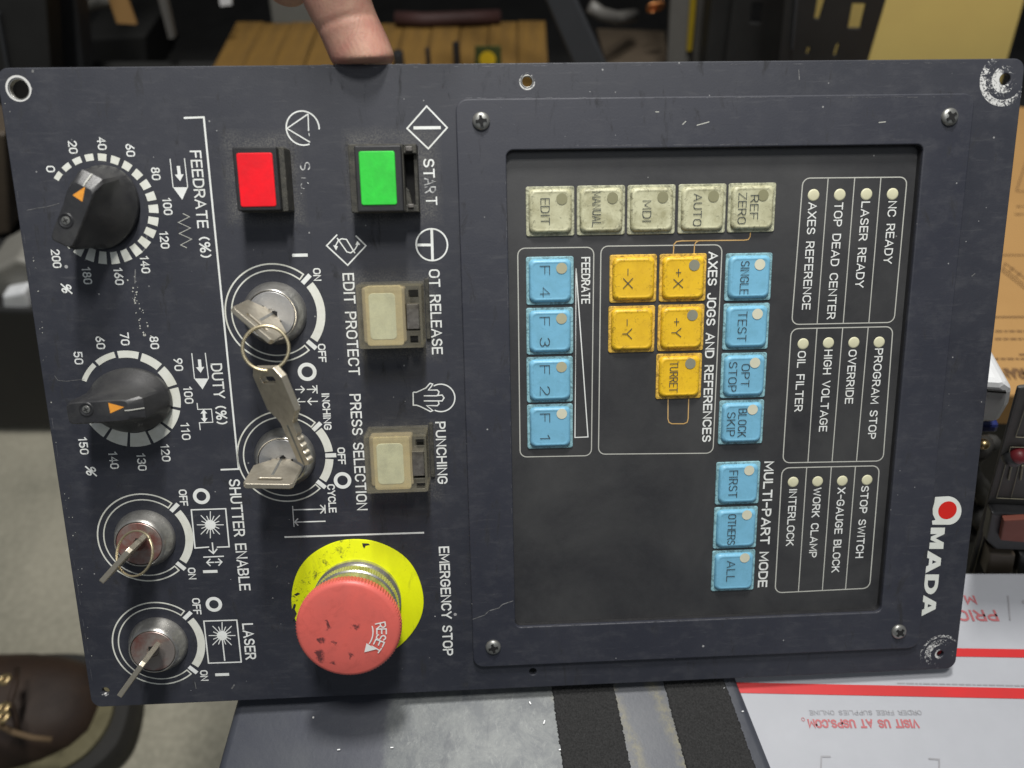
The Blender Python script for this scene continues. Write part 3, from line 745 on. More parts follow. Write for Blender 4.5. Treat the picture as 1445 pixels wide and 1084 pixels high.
sym('laser_symbol', [(((287.7, 876.5), (334.2, 875), (340.5, 934.2), (294.4, 935.8)), 1.9, True), (((313.8, 902), (317.3, 932.5)), 1.8)] + sun((313.5, 896.8), 7.4, (19, 13.5), (4,)),
    rings=[((313.5, 896.8), .01, 7.4, 0, 360)])
sym('feed_symbol', [(((240.1, 224.4), (244.4, 264.6)), 1.3), (((260.4, 223.6), (265, 264.6)), 1.3), (((251.7, 234.3), (253.3, 247.5)), 4.6)],
    polys=[((244.2, 264.4), (265.2, 264.4), (257.3, 282)), ((246.8, 246.6), (259.4, 246), (254.3, 255.8))])
sym('zigzag_symbol', [(((258.2, 301.5), (267.5, 306), (251.8, 314), (269, 321.8), (253, 329.7), (270.6, 337.5), (255, 345.8), (263.8, 349.8)), 1.3)], m_='fine_print')
sym('feed_symbol', [(((270.7, 498.5), (274.5, 534.4)), 1.3), (((289.7, 498), (294.3, 534.4)), 1.3), (((281.4, 507.3), (282.6, 519)), 4.4)],
    polys=[((274.2, 534.2), (294.5, 534.2), (286, 549.4)), ((276.6, 518.4), (288.4, 517.8), (283.2, 526.2))])
sym('pulse_symbol', [(((278.2, 568.6), (279.2, 577.8), (298.5, 577.4), (300.4, 595.9), (281.4, 596.6), (282.7, 607)), 1.3), (((287.9, 581.5), (288.3, 592)), 3.6)],
    polys=[((283, 583.8), (292.4, 583.4), (287.4, 577.6)), ((283.6, 590.3), (293, 590), (288.8, 596.2))])
sym('bracket_line', [(((259.4, 166.6), (287.6, 165.6), (336.8, 661.9), (311.4, 662.9)), 2.7)])
# scratches and paint chips seen on the plate
for pl, w_ in ((((38, 297), (52, 294), (66, 292), (84, 287)), .7), (((77, 530), (82, 537), (94, 538), (120, 535)), .6), (((1127, 98), (1128, 113)), 1.1), (((1371, 390), (1376, 386)), 1.3),
               (((191, 380), (190.5, 400)), 1.6), (((208, 330), (204, 352), (199, 358)), 1.6), (((275, 962), (277, 972)), 1.1), (((327, 972), (331, 966)), 2.0),
               (((390, 801), (392, 798)), 1.4), (((45, 100), (48, 101)), 4)):
    sym('scratch', [(pl, w_)], m_='scratch')
chips = []
rnd = random.Random(3)
for i in range(34):
    t = rnd.random(); x = 186 + 24*t + rnd.uniform(-7, 7); y = 392 + 92*t + rnd.uniform(-4, 4); r_ = rnd.uniform(.4, 1.5)
    chips.append([(x+r_*rnd.uniform(.5, 1.3)*math.cos(a), y+r_*rnd.uniform(.5, 1.6)*math.sin(a)) for a in (0, 1.2, 2.4, 3.6, 4.9)])
for i in range(30):
    y = rnd.uniform(115, 960); x = -2 + (y-100)*.150 + abs(rnd.gauss(4, 3)) + 2; r_ = rnd.uniform(.3, .9)
    if rnd.random() < .3: y = rnd.uniform(690, 850); x = -2+(y-100)*.15+rnd.uniform(3, 12)
    chips.append([(x+r_*rnd.uniform(.5, 1.6)*math.cos(a), y+r_*rnd.uniform(.5, 1.4)*math.sin(a)) for a in (0, 1.2, 2.4, 3.6, 4.9)])
o = sym('paint_chips', [], polys=chips, m_='fine_print'); o['kind'] = 'stuff'
# worn edge of the bezel's hairline crack, lower left
ink = Ink(2.03); ink.line([P(*p, 2) for p in ((667, 874), (684, 868), (690, 862), (704, 858), (709, 853), (724, 848))], .28, w1=.4); ink.done('scratch', M['scratch'], panel)
ink = Ink(2.03)
for a, b in (((963, 176), (968, 171)), ((983, 177), (1001, 172)), ((1240, 173), (1250, 172)), ((925, 158), (930, 158))): ink.line([P(*a, 2), P(*b, 2)], .32)
ink.done('scratch', M['fine_print'], panel)

rnd = random.Random(21)
def worn(a, b, n_, z, h, wmax=1.0):  # pale strokes: rubbed edge plus the bevel's highlight put into the colour
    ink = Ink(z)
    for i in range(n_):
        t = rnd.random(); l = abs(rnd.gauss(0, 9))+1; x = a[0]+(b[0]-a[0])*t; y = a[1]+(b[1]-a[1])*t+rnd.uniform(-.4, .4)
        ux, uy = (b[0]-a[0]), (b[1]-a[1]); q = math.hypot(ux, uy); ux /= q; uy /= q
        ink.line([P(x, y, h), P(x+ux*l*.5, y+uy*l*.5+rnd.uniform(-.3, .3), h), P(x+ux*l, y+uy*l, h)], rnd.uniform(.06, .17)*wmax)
    o = ink.done('worn_edge_glint', M['edge_wear_glint'], panel); o['kind'] = 'stuff'
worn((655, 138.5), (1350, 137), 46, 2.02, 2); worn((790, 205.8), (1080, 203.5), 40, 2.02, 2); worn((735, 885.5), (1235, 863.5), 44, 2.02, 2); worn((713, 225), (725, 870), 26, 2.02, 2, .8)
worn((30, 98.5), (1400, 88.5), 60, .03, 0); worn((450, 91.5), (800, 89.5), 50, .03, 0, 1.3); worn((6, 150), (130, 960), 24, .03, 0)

# ---------------------------------------------------------------- dial scales
def dial_scale(c, r_out, blocks):
    ink = Ink(.07)
    for (a0, a1, r_in) in blocks: ink.ringfill(c, r_in, r_out, a0, a1, 6)
    return ink.done('dial_scale', M['scale'], panel)
c1 = P(146, 296); c2 = P(184, 563.5)
k1 = scale_at(146, 296)[0]; k2 = scale_at(184, 563)[0]
dial_scale(c1, 78*k1, [(140-14*i+4.6, 140-14*i-4.6, (70.5-.62*i)*k1) for i in range(21)])
dial_scale(c2, 71.3*k2, [(142.5-28.4*i+12.4, 142.5-28.4*i-12.4, (64.5-1.75*i)*k2) for i in range(11)])

# ---------------------------------------------------------------- knobs
def knob(c, ang, tri, tail, scr):
    """ang: direction of the pointer; the low end with the screw lies opposite"""
    a0 = R(ang); n_ = 72
    bm = bmesh.new(); rings = []
    def prof(z, f):
        ring = []
        for i in range(n_):
            th = 2*math.pi*i/n_; x, y = f(th); X = x*math.cos(a0)-y*math.sin(a0); Y = x*math.sin(a0)+y*math.cos(a0)
            ring.append(bm.verts.new((c[0]+X, c[1]+Y, z)))
        rings.append(ring)
    def body(r, tailx):
        def f(th):
            x, y = r*math.cos(th), r*math.sin(th)
            if x < 0: x *= 1 + (tailx-1)*max(0, -math.cos(th))**3
            return x, y
        return f
    def sq(x0, x1, hw, rr=1.0):
        def f(th):
            cx_ = (x0+x1)/2; hx = (x1-x0)/2; cs, sn = math.cos(th), math.sin(th)
            k_ = 1/((abs(cs)/hx)**9+(abs(sn)/hw)**9)**(1/9)
            return cx_+k_*cs, k_*sn
        return f
    def lerp(f, g, t):
        return lambda th: tuple(a*(1-t)+b*t for a, b in zip(f(th), g(th)))
    def ell(a, b, x0=0.0): return lambda th: (x0+a*math.cos(th), b*math.sin(th))
    base = ell(15.4, 12.4, .8); top = sq(-13.6, 8.6, 4.0); top_l = sq(-14.3, 13.0, 4.7)
    prof(.2, ell(15.2, 12.3, .8)); prof(1.0, ell(15.7, 12.8, .8)); prof(2.8, ell(15.7, 12.8, .8)); prof(3.6, base)
    prof(7.5, lerp(base, top_l, .34)); prof(11.5, lerp(base, top_l, .66)); prof(16.0, lerp(base, top_l, .90)); prof(17.6, top_l); prof(19.9, lerp(top_l, top, .85)); prof(20.3, sq(-13.3, 8.3, 3.75))
    for a, b in zip(rings, rings[1:]):
        for i in range(n_): bm.faces.new((a[i], a[(i+1) % n_], b[(i+1) % n_], b[i]))
    bm.faces.new(rings[-1])
    o = from_bm('rotary_knob', bm, M['knob'], panel, sharp=22)
    ink = Ink(20.36); ink.poly([P(*p, 20.3) for p in tri]); ink.done('pointer_mark', M['orange'], o)
    # line running from the mark down the sloping nose
    d = Vector((math.cos(a0), math.sin(a0))); cc = Vector(c)
    bm = bmesh.new(); hw = .22; nn = Vector((-d.y, d.x))
    vs = []
    ap = Vector(P(*tri[1], 20.3))-cc if tail else 0; tail = ap.dot(d)
    for t, z in ((tail, 20.42), (8.3, 20.44), (9.5, 20.10), (13.15, 17.9)):
        q = cc + d*t; vs.append((bm.verts.new((*(q+nn*hw), z+.03)), bm.verts.new((*(q-nn*hw), z+.03))))
    for a, b in zip(vs, vs[1:]): bm.faces.new((a[0], a[1], b[1], b[0]))
    from_bm('pointer_line', bm, M['fine_print'], o)
    x, y = P(*scr, 20.3)
    bm = bmesh.new(); lathe_bm(bm, [(2.7, 20.33), (2.45, 20.62), (2.1, 20.50), (1.75, 20.36), (0, 20.36)], x, y, 28)
    s_ = from_bm('screw_recess', bm, M['black'], o, smooth=True)
    bm = bmesh.new(); lathe_bm(bm, [(1.45, 20.37), (1.35, 20.55), (.7, 20.66), (0, 20.66)], x, y, 24)
    from_bm('set_screw', bm, M['screw'], o, sharp=40)
    bm = bmesh.new()
    for q in (0, 1): box_bm(bm, (x, y, 20.66+.01*q), (1.9, .42, .06), rot=R(25+90*q))
    from_bm('screw_slot', bm, M['hole'], o)
knob(c1, 62, [(102.5, 275.5), (120.3, 263.6), (116.3, 284.8)], 3.0, (92.9, 311.5))
knob(c2, 2, [(152.8, 568.5), (175.3, 574.6), (155.7, 583.3)], 3.0, (121.8, 578))

# ---------------------------------------------------------------- key switches
def lock_rings(c, k, ticks, bands, gap0, gap1, ro=66, ri=57.5):
    ink = Ink(.07)
    ink.ringfill(c, (ro-2)*k, ro*k, gap0, gap1, 60); ink.ringfill(c, (ri-1.8)*k, ri*k, gap0, gap1, 60)
    for g in (gap0, gap1):
        a = R(g); ink.line([(c[0]+(ri-1.8)*k*math.cos(a), c[1]+(ri-1.8)*k*math.sin(a)), (c[0]+ro*k*math.cos(a), c[1]+ro*k*math.sin(a))], 1.8*k)
    ink.done('switch_scale_outline', M['scale'], panel)
    ink = Ink(.07)
    for a0, a1 in bands: ink.ringfill(c, (ro-11)*k, ro*k, a0, a1, 14)
    ink.done('switch_scale_band', M['scale'], panel)
    for t in ticks:
        ink = Ink(.07); a = R(t); ink.line([(c[0]+(ri-2.5)*k*math.cos(a), c[1]+(ri-2.5)*k*math.sin(a)), (c[0]+(ro+4)*k*math.cos(a), c[1]+(ro+4)*k*math.sin(a))], 6.0*k)
        ink.done('switch_scale_tick', M['print'], panel)
def key_switch(c, slot, plugmat):
    bm = bmesh.new()
    lathe_bm(bm, [(12.2, .02), (12.1, .9), (11.2, 2.4), (10.4, 4.6), (9.9, 5.8), (9.5, 6.1), (9.2, 6.0), (9.15, 5.4)], c[0], c[1], 56)
    o = from_bm('key_switch', bm, M['chrome'], panel, sharp=35)
    bm = bmesh.new(); lathe_bm(bm, [(8.95, 5.0), (8.95, 5.75), (8.7, 6.0), (2.4, 6.0), (2.2, 5.7), (0, 5.6)], c[0], c[1], 48)
    p = from_bm('lock_plug', bm, plugmat, o, sharp=35)
    a = R(slot); bm = bmesh.new(); box_bm(bm, (c[0], c[1], 5.93), (9.2, 1.5, .3), rot=a)
    box_bm(bm, (c[0]+1.5*math.cos(a+1.2), c[1]+1.5*math.sin(a+1.2), 5.93), (2.0, 1.6, .24), rot=a+.6)
    from_bm('key_slot', bm, M['hole'], o)
LK = []
for (cx, cy, ticks, bands, g0, g1, slot, pm) in (
        (388.3, 442.3, (45, -44), ((37.5, -37),), 51, 309, -44, 'plug'), (402.5, 644.6, (42, 0, -42), ((37, 5), (-5, -36)), 47, 313, 0, 'plug'),
        (205.2, 759.2, (44, -45), ((37, -38),), 50, 309, 42, 'plug_red'), (224, 908.4, (43, -45), ((36, -38),), 50, 309, 50, 'plug_red')):
    c = P(cx, cy); k = 19.25/66
    lock_rings(c, k, ticks, bands, g0, g1); key_switch(c, slot, M[pm]); LK.append((c, slot))

# ---------------------------------------------------------------- push buttons
def quadrect(px, h):
    q = [P(*p, h) for p in px]
    return (q[0][0]+q[3][0])/2, (q[2][1]+q[3][1])/2, (q[1][0]+q[2][0])/2, (q[0][1]+q[1][1])/2
def R4(r, z0, z1, bev=.4, rad=.6, bm=None):
    bm = bm or bmesh.new(); prism_bm(bm, rrect(*r, rad, 3), z0, z1, bev); return bm
# red STOP
x0, y0, x1, y1 = quadrect([(326.3, 208), (388, 205.8), (398, 297), (336, 301)], 12.6)
bm = R4((x0+.2, y0, x1+1.9, y1+.2), 0, 9.4); o = from_bm('push_button', bm, M['dirty'], panel); stop_rect = (x0, y0, x1, y1)
o['label'] = 'black framed button with a bright red lens'
bm = R4((x0, y0+.4, x1, y1), 2, 12.6, .5)
f = from_bm('button_frame', bm, M['black'], o)
lx0, ly0, lx1, ly1 = quadrect([(333, 216), (384, 215.5), (390, 291.5), (340, 292.5)], 12.8)
bm = R4((lx0, ly0, lx1, ly1), 12, 12.95, .3, .8); from_bm('red_lens', bm, M['red_lens'], o)
# green START
x0, y0, x1, y1 = quadrect([(500.6, 205), (567, 205), (568.6, 298), (503, 300)], 12.6)
rg = quadrect([(492, 203.5), (582, 203), (585, 299), (495, 301)], 9)
bm = bmesh.new(); prism_bm(bm, rrect(rg[0], rg[1], x1+.4, rg[3], .6, 3), 0, 9.5, .4)
# broken side: a trough with walls
cav0, cav1 = x1+.4, rg[2]+1.4
for (yy0, yy1) in ((rg[3]-3.4, rg[3]-.05), (rg[1]+.05, rg[1]+2.6)): prism_bm(bm, [(cav0, yy0), (cav1, yy0), (cav1, yy1), (cav0, yy1)], .05, 8.4, .4)
prism_bm(bm, [(cav1-1.3, rg[1]+.1), (cav1-.02, rg[1]+.1), (cav1-.02, rg[3]-.1), (cav1-1.3, rg[3]-.1)], .02, 6.2, .3)
prism_bm(bm, [(cav0, rg[1]+2.6), (cav0+2.2, rg[1]+2.6), (cav0+1.2, rg[1]+8), (cav0, rg[1]+9)], .05, 5.5, .3)
o = from_bm('push_button', bm, M['dirty'], panel); o['label'] = 'bright green lens in a housing broken open on its right side'
bm = bmesh.new(); prism_bm(bm, [(cav0+.01, rg[1]+2.5), (cav1-1.2, rg[1]+2.5), (cav1-1.2, rg[3]-3.3), (cav0+.01, rg[3]-3.3)], .03, .35); from_bm('cavity_floor', bm, M['hole'], o)
bm = bmesh.new(); box_bm(bm, (cav0+2.1, rg[3]-1.8, 8.6), (2.6, 1.9, 1.6), .4); box_bm(bm, (cav0+1.9, rg[1]+2.2, 8.5), (2.2, 1.4, 1.2), .3); from_bm('housing_clip', bm, M['clip'], o)
bm = R4((x0, y0, x1, y1), 2, 12.6, .5); f = from_bm('button_frame', bm, M['black'], o)
lx0, ly0, lx1, ly1 = quadrect([(506, 213.5), (557, 213), (560, 289), (510, 290)], 12.8)
bm = R4((lx0, ly0, lx1, ly1), 12, 12.95, .3, .8); from_bm('green_lens', bm, M['green_lens'], o)
# two white lamps under yellowed clear guards
def guarded(px, lens, notches, bar, lab):
    Hc = 15.2
    x0, y0, x1, y1 = quadrect(px, Hc)
    bm = R4((x0+1, y0+1, x1-1, y1-1), 0, 5.5, .4); o = from_bm('push_button', bm, M['dirty'], panel); o['label'] = lab
    lx0, ly0, lx1, ly1 = quadrect(lens, 13)
    bm = R4((x0+1.4, y0+1.4, lx1+4.2, y1-1.4), 3, 11.2, .8, 1); from_bm('lens_border', bm, M['tan_lens'], o)
    bm = R4((lx0-1.3, ly0-3.0, lx1+3.2, ly1+3.2), 8, 11.6, .3, 1.2); from_bm('lens_halo', bm, M['halo_lens'], o)  # in-between colour paints the soft glow around the milky lens
    bm = R4((lx0, ly0-.6, lx1+.6, ly1+.6), 8, 11.75, .25, 1.6); from_bm('milky_lens', bm, M['cream_lens'], o)
    # clear guard: top sheet with cut-outs and four thin walls
    t = 1.0; nt_ = [quadrect(q, Hc) for q in notches]; b4 = quadrect(bar, Hc)
    sheet('clear_guard', [rrect(x0, y0, x1, y1, .9, 3)] + [rrect(*q, .15, 2) for q in nt_] + [rrect(*b4, .15, 2)], Hc-t, Hc, M['clear'], o, bev=.12)
    bm = bmesh.new()
    for (a, b, c_, d_) in ((x0, y0, x1, y0+t), (x0, y1-t, x1, y1), (x0, y0+t+.02, x0+t, y1-t-.02), (x1-t, y0+t+.02, x1, y1-t-.02)):
        prism_bm(bm, [(a, b), (c_, b), (c_, d_), (a, d_)], 1, Hc-t-.02)
    from_bm('guard_wall', bm, M['clear'], o)
    bm = R4((b4[0]+.3, b4[1]+.3, b4[2]-.3, b4[3]-.3), 5, 13.2, .3, .3); from_bm('guard_clip', bm, M['clip'], o)
    bm = bmesh.new()
    for q in nt_: prism_bm(bm, [(q[0]-.1, q[1]-.1), (q[2]+.1, q[1]-.1), (q[2]+.1, q[3]+.1), (q[0]-.1, q[3]+.1)], 5, 10)
    from_bm('notch_floor', bm, M['hole'], o)['kind'] = 'stuff'
    # dusty flange on the right where the guard hinges
    bm = bmesh.new(); prism_bm(bm, rrect(x1+.2, y0+1, x1+1.9, y1+.9, .5, 3), 0, 1.3, .4); from_bm('hinge_flange', bm, M['dirty'], o)
guarded([(500, 402.5), (594, 399.5), (598, 490), (508, 493.5)], [(519, 417), (555, 416), (557, 477), (522, 479)],
        [[(576, 409), (590, 409), (590, 419.5), (576, 419.5)], [(579, 474), (590, 474), (590, 484), (579, 484)]], [(572, 429), (592, 429), (592, 467), (572, 467)],
        'milky lens under the yellowed clear guard below the circle with a T')
guarded([(512, 616), (600, 613.5), (605, 691), (518, 700)], [(531, 630), (566, 629), (568, 682), (532, 684)],
        [[(586, 620), (599, 620), (599, 629), (586, 629)], [(588, 682), (600, 682), (600, 690), (588, 690)]], [(580, 638), (599, 638), (599, 675.5), (580, 675.5)],
        'milky lens under the yellowed clear guard below the hand symbol')

# ---------------------------------------------------------------- emergency stop
ec = P(504.8, 846.3); kE = scale_at(504.8, 846)[0]
bm = bmesh.new()
lathe_bm(bm, [(12, .05), (12, .5), (27.3, .5), (27.6, .38), (27.7, .05)], ec[0], ec[1], 72,
         rfun=lambda r, z, a, i: r*(1-.018*(r > 20)*max(0, math.cos(a-R(88)))**40 - .006*(r > 20)*math.sin(7*a)))
est = from_bm('emergency_button', bm, M['yellow'], panel, sharp=40)
bm = bmesh.new()
lathe_bm(bm, [(18.4, .5), (18.4, 2.4), (17.4, 2.6), (17.2, 5.0), (17.9, 5.8), (17.9, 9.4), (17.5, 9.9), (17.5, 14.2), (16.8, 15.2), (12.5, 15.6), (12.5, 19)], ec[0], ec[1], 192,
         rfun=lambda r, z, a, i: r*(1+(.018 if (i % 2 and 5.5 < z < 9.5) else 0)))
from_bm('knurled_collar', bm, M['chrome'], est, sharp=30)
bm = bmesh.new()
lathe_bm(bm, [(12.0, 18.4), (18.8, 18.2), (19.7, 18.8), (20.2, 19.6), (20.2, 22.9), (20.0, 23.6), (19.5, 24.05), (18.6, 24.3), (12, 24.75), (6, 24.9), (0, 24.95)], ec[0], ec[1], 192,
         rfun=lambda r, z, a, i: r*(1+(.020 if (i % 2 and 18.5 < z < 23.0) else 0)))
cap = from_bm('mushroom_cap', bm, M['red_cap'], est, sharp=30)
ink = Ink(.58)
for pl in (((511, 766.5), (520, 767), (522, 769), (516, 770), (514, 774), (512, 771)), ((412, 860), (415, 852), (418, 853), (416, 860), (419, 866), (416, 872), (413, 876), (414, 868)), ((415, 839), (420, 836), (424, 838), (418, 841))):
    ink.poly([P(*q, .5) for q in pl])
ink.done('grease_mark', M['knob'], est)['kind'] = 'stuff'
ink = Ink(25.05); k = scale_at(491, 890, 24.8)[0]
cc = Vector(P(491.5, 891, 24.8))
for i, ch in enumerate('RESET'):
    a = R(9 - 11.5*i); rr_ = 12.9
    pos = cc + Vector((rr_*math.cos(a), rr_*math.sin(a)))
    write(ink, ch, (pos.x, pos.y), 2.6, 4.1, .5, adir=math.degrees(a)-90)
pts = [(cc.x+9.6*math.cos(R(a)), cc.y+9.6*math.sin(R(a))) for a in range(12, -38, -4)]
ink.line(pts, .45)
a = R(-46); tip = cc + Vector((10.8*math.cos(R(-58)), 10.8*math.sin(R(-58))))
ink.poly([(cc.x+8.6*math.cos(R(-38)), cc.y+8.6*math.sin(R(-38))), (cc.x+13.2*math.cos(R(-38)), cc.y+13.2*math.sin(R(-38))), tuple(tip)])
for v in ink.bm.verts:                        # lay the print on the slightly domed cap
    q = math.hypot(v.co.x-ec[0], v.co.y-ec[1]); v.co.z += -.0 if q < 12 else -(q-12)*.075
ink.done('reset_lettering', M['print'], est)

# ---------------------------------------------------------------- maker's mark at the panel's edge
ink = Ink(.07)
W0 = [(1319.5, 701.3), (1338, 700.3)] + [(1338+18.6*math.cos(R(t)), 720.5+20*math.sin(R(t))) for t in range(-82, 90, 10)] + [(1337, 740.5), (1315.6, 740.4), (1315, 735), (1320, 733.6), (1316.2, 726), (1316, 718), (1318.5, 708.8)]
ink.poly([P(*p) for p in W0][::-1])
lg = ink.done('logo_mark', M['logo'], panel)
ink = Ink(.12); ink.ringfill(P(1336.8, 720), .01, 13*scale_at(1337, 720)[0], 0, 360, 28); ink.done('logo_dot', M['logo_red'], panel)
def bold(ch, x0, y0, x1, y1, sk):
    """x0: foot of the letters, x1: their top (to the right); y0..y1 reading direction; sk: drift of the line to the left"""
    SH = {'M': [[(0, 0), (.30, 0), (.30, 1), (0, 1)], [(.70, 0), (1, 0), (1, 1), (.70, 1)], [(.30, 1), (.30, .48), (.42, .05), (.58, .05), (.70, .48), (.70, 1), (.50, .40)]],
          'A': [[(0, 0), (.32, 0), (.58, 1), (.34, 1)], [(.70, 0), (1, 0), (.66, 1), (.42, 1)], [(.24, .16), (.76, .16), (.66, .40), (.33, .40)]]}
    def pt(u, v):
        return P(x0 + (x1-x0)*v + sk*u, y0 + (y1-y0)*u)
    ink = Ink(.07)
    if ch == 'D':
        o_ = [(0, 0), (0, 1), (.45, 1)] + [(.45+.55*math.sin(R(t)), .5+.5*math.cos(R(t))) for t in range(0, 181, 15)] + [(.45, 0)]
        i_ = [(.30, .24), (.30, .76), (.45, .76)] + [(.45+.25*math.sin(R(t)), .5+.26*math.cos(R(t))) for t in range(0, 181, 15)] + [(.45, .24)]
        vs = [(ink.bm.verts.new((*pt(*a), .07)), ink.bm.verts.new((*pt(*b), .07))) for a, b in zip(o_, i_)]
        for i in range(len(vs)):
            a, b = vs[i], vs[(i+1) % len(vs)]; ink.bm.faces.new((a[0], a[1], b[1], b[0]))
    else:
        for pl in SH[ch]: ink.poly([pt(*q) for q in pl])
    ink.done('logo_letter', M['logo'], panel)
bold('M', 1313.6, 744.6, 1333.5, 774.6, -2.6)
bold('A', 1309.2, 777.0, 1329.2, 808.8, -3.4)
bold('D', 1305.4, 810.6, 1325.0, 838.6, -2.4)
bold('A', 1303.0, 839.8, 1322.0, 869.4, -2.8)

# ==================================================================== KEYS AND RINGS
def key_mesh(parent, thick=2.0, broken=None):
    """local frame: x across the key, y out of the lock, z thickness; y=0 at the lock face"""
    out = [(-3.9, -4), (3.9, -4), (3.9, .8), (5.0, 1.6), (9.2, 5.6), (9.1, 19.4), (8.0, 20.6), (-8.0, 20.6), (-9.1, 19.4), (-9.2, 5.6), (-5.0, 1.6), (-3.9, .8)]
    return sheet('key_head', [out, rrect(-4.6, 15.6, 4.6, 17.6, .9, 4)], -thick/2, thick/2, M['keymetal'], parent, bev=.28)
def lock_key(c, slot, label, lean=0.0, flip=0):
    """stands in the plug: x along the slot, y = panel normal"""
    a = R(slot)
    X = Vector((math.cos(a), math.sin(a), 0)); Y = Vector((0, 0, 1)); Z = X.cross(Y)
    m4 = Matrix((X.to_4d(), Y.to_4d(), Z.to_4d(), (0, 0, 0, 1))).transposed(); m4[3] = (0, 0, 0, 1)
    for i in range(3): m4[i][3] = 0
    m4 = Matrix.Translation(Vector((c[0], c[1], 6.05))/1000) @ m4 @ Matrix.Rotation(R(lean), 4, 'X')
    t = thing('lock_key', label, 'key', 'keys left in the panel locks', panel_mat @ m4)
    key_mesh(t)
    bm = bmesh.new()
    for q in (-1, 1): box_bm(bm, (0, 5.0, q*1.02), (1.0, 17, .14), .03)
    for i in range(5): box_bm(bm, (-1.8+random.uniform(-.2, .2), 10.2+i*.9, 1.02), (3.2 if i % 2 else 2.2, .22, .10))
    g = from_bm('key_groove', bm, M['screw'], t)
    return t
lk1 = lock_key(LK[0][0], -44, 'flat key standing in the topmost lock, carrying the ring with the loose key', lean=6)
lk2 = lock_key(LK[1][0], -3, 'flat wide key in the second lock, under the tip of the hanging key', lean=9)
lk3 = lock_key(LK[2][0], 46, 'key seen edge-on through a thin double ring, in the shutter enable lock')
lk4 = lock_key(LK[3][0], 52, 'key seen edge-on with no ring, in the lowest lock beside the word LASER')

def from_px(x, y, h): a = P(x, y, h); return Vector((a[0], a[1], h))
# ring through the first key
def ring(center, nrm, r, rw, label, turns=1, tiltx=0):
    nrm = Vector(nrm).normalized(); u = nrm.orthogonal().normalized(); v = nrm.cross(u)
    pts = []
    n_ = 48*turns
    for i in range(n_ + (0 if turns == 1 else 1)):
        a = 2*math.pi*i/48
        off = 0 if turns == 1 else (i/n_-.5)*rw*2.2*(turns-1)
        pts.append(Vector(center) + (u*math.cos(a)+v*math.sin(a))*r + nrm*off)
    bm = bmesh.new(); tube_bm(bm, pts, rw, 8, closed=(turns == 1))
    o = from_bm('key_ring', bm, M['wire'], None, smooth=True); o.matrix_world = panel_mat
    return tag(o, label, 'key ring')
ring(from_px(375, 491.5, 27.5), (.12, .18, 1), 7.9, .62, 'brass-coloured wire ring joining the topmost key to the hanging loose key')
ring(from_px(190, 781, 23), (-.32, .36, .88), 8.4, .36, 'thin double wire ring looped through the shutter enable key', turns=2)
# the loose key hanging from the ring
a_ = from_px(374, 516, 27); b_ = from_px(433, 655, 21.5)
Yd = -(b_-a_).normalized(); Zd = Vector((-.66, -.1, .75)); Zd = (Zd - Yd*Zd.dot(Yd)).normalized(); Xd = Yd.cross(Zd)
m4 = Matrix.Identity(4)
for i in range(3): m4[i][0] = Xd[i]; m4[i][1] = Yd[i]; m4[i][2] = Zd[i]; m4[i][3] = b_[i]/1000
Lk = (b_-a_).length
t = thing('lock_key', 'loose key hanging from the ring with its toothed blade pointing down across the second lock', 'key', None, panel_mat @ m4)
T0 = Lk-21
out = [(-3.4, 1.6), (0, 0), (3.2, .6)]
y_ = 2.0; rn = random.Random(5)
while y_ < T0-7:
    out += [(3.9, y_), (3.9, y_+.7), (rn.choice((2.6, 3.0, 3.3)), y_+1.5), (3.0, y_+2.1)]; y_ += 2.9
out += [(4.0, T0-6), (4.0, T0-1.8), (5.5, T0), (9.2, T0+3.6), (9.2, T0+17), (6.4, T0+20.6), (-6.4, T0+20.6), (-8.8, T0+17.5), (-8.8, T0+3.6), (-5, T0), (-4.0, T0-2)]
sheet('key_blade', [out, rrect(-4.6, T0+14.4, 4.6, T0+17.2, 1.1, 4)], -1.25, 1.25, M['keymetal'], t, bev=.28)
bm = bmesh.new(); box_bm(bm, (.2, T0/2-1, 1.27), (1.1, T0-3, .12), .03); from_bm('key_groove', bm, M['screw'], t)

# ==================================================================== HAND
def skinned(name, chains, material, sub=2, parent=None):
    me = bpy.data.meshes.new(name); verts = []; edges = []; rad = []
    idx = {}
    for ch in chains:
        prev = None
        for (p, r) in ch:
            key = tuple(round(q, 5) for q in p)
            if key not in idx: idx[key] = len(verts); verts.append(p); rad.append(r)
            i = idx[key]
            if prev is not None: edges.append((prev, i))
            prev = i
    me.from_pydata(verts, edges, []); o = bpy.data.objects.new(name, me); COL.objects.link(o)
    sk = o.modifiers.new('s', 'SKIN'); sk.use_smooth_shade = True
    for i, v in enumerate(me.skin_vertices[0].data):
        r = rad[i]; v.radius = (r, r) if isinstance(r, (int, float)) else r
    me.skin_vertices[0].data[0].use_root = True
    ss = o.modifiers.new('u', 'SUBSURF'); ss.levels = sub; ss.render_levels = sub
    bpy.context.view_layer.update()
    m2 = bpy.data.meshes.new_from_object(o.evaluated_get(bpy.context.evaluated_depsgraph_get()))
    bpy.data.objects.remove(o)
    return m2
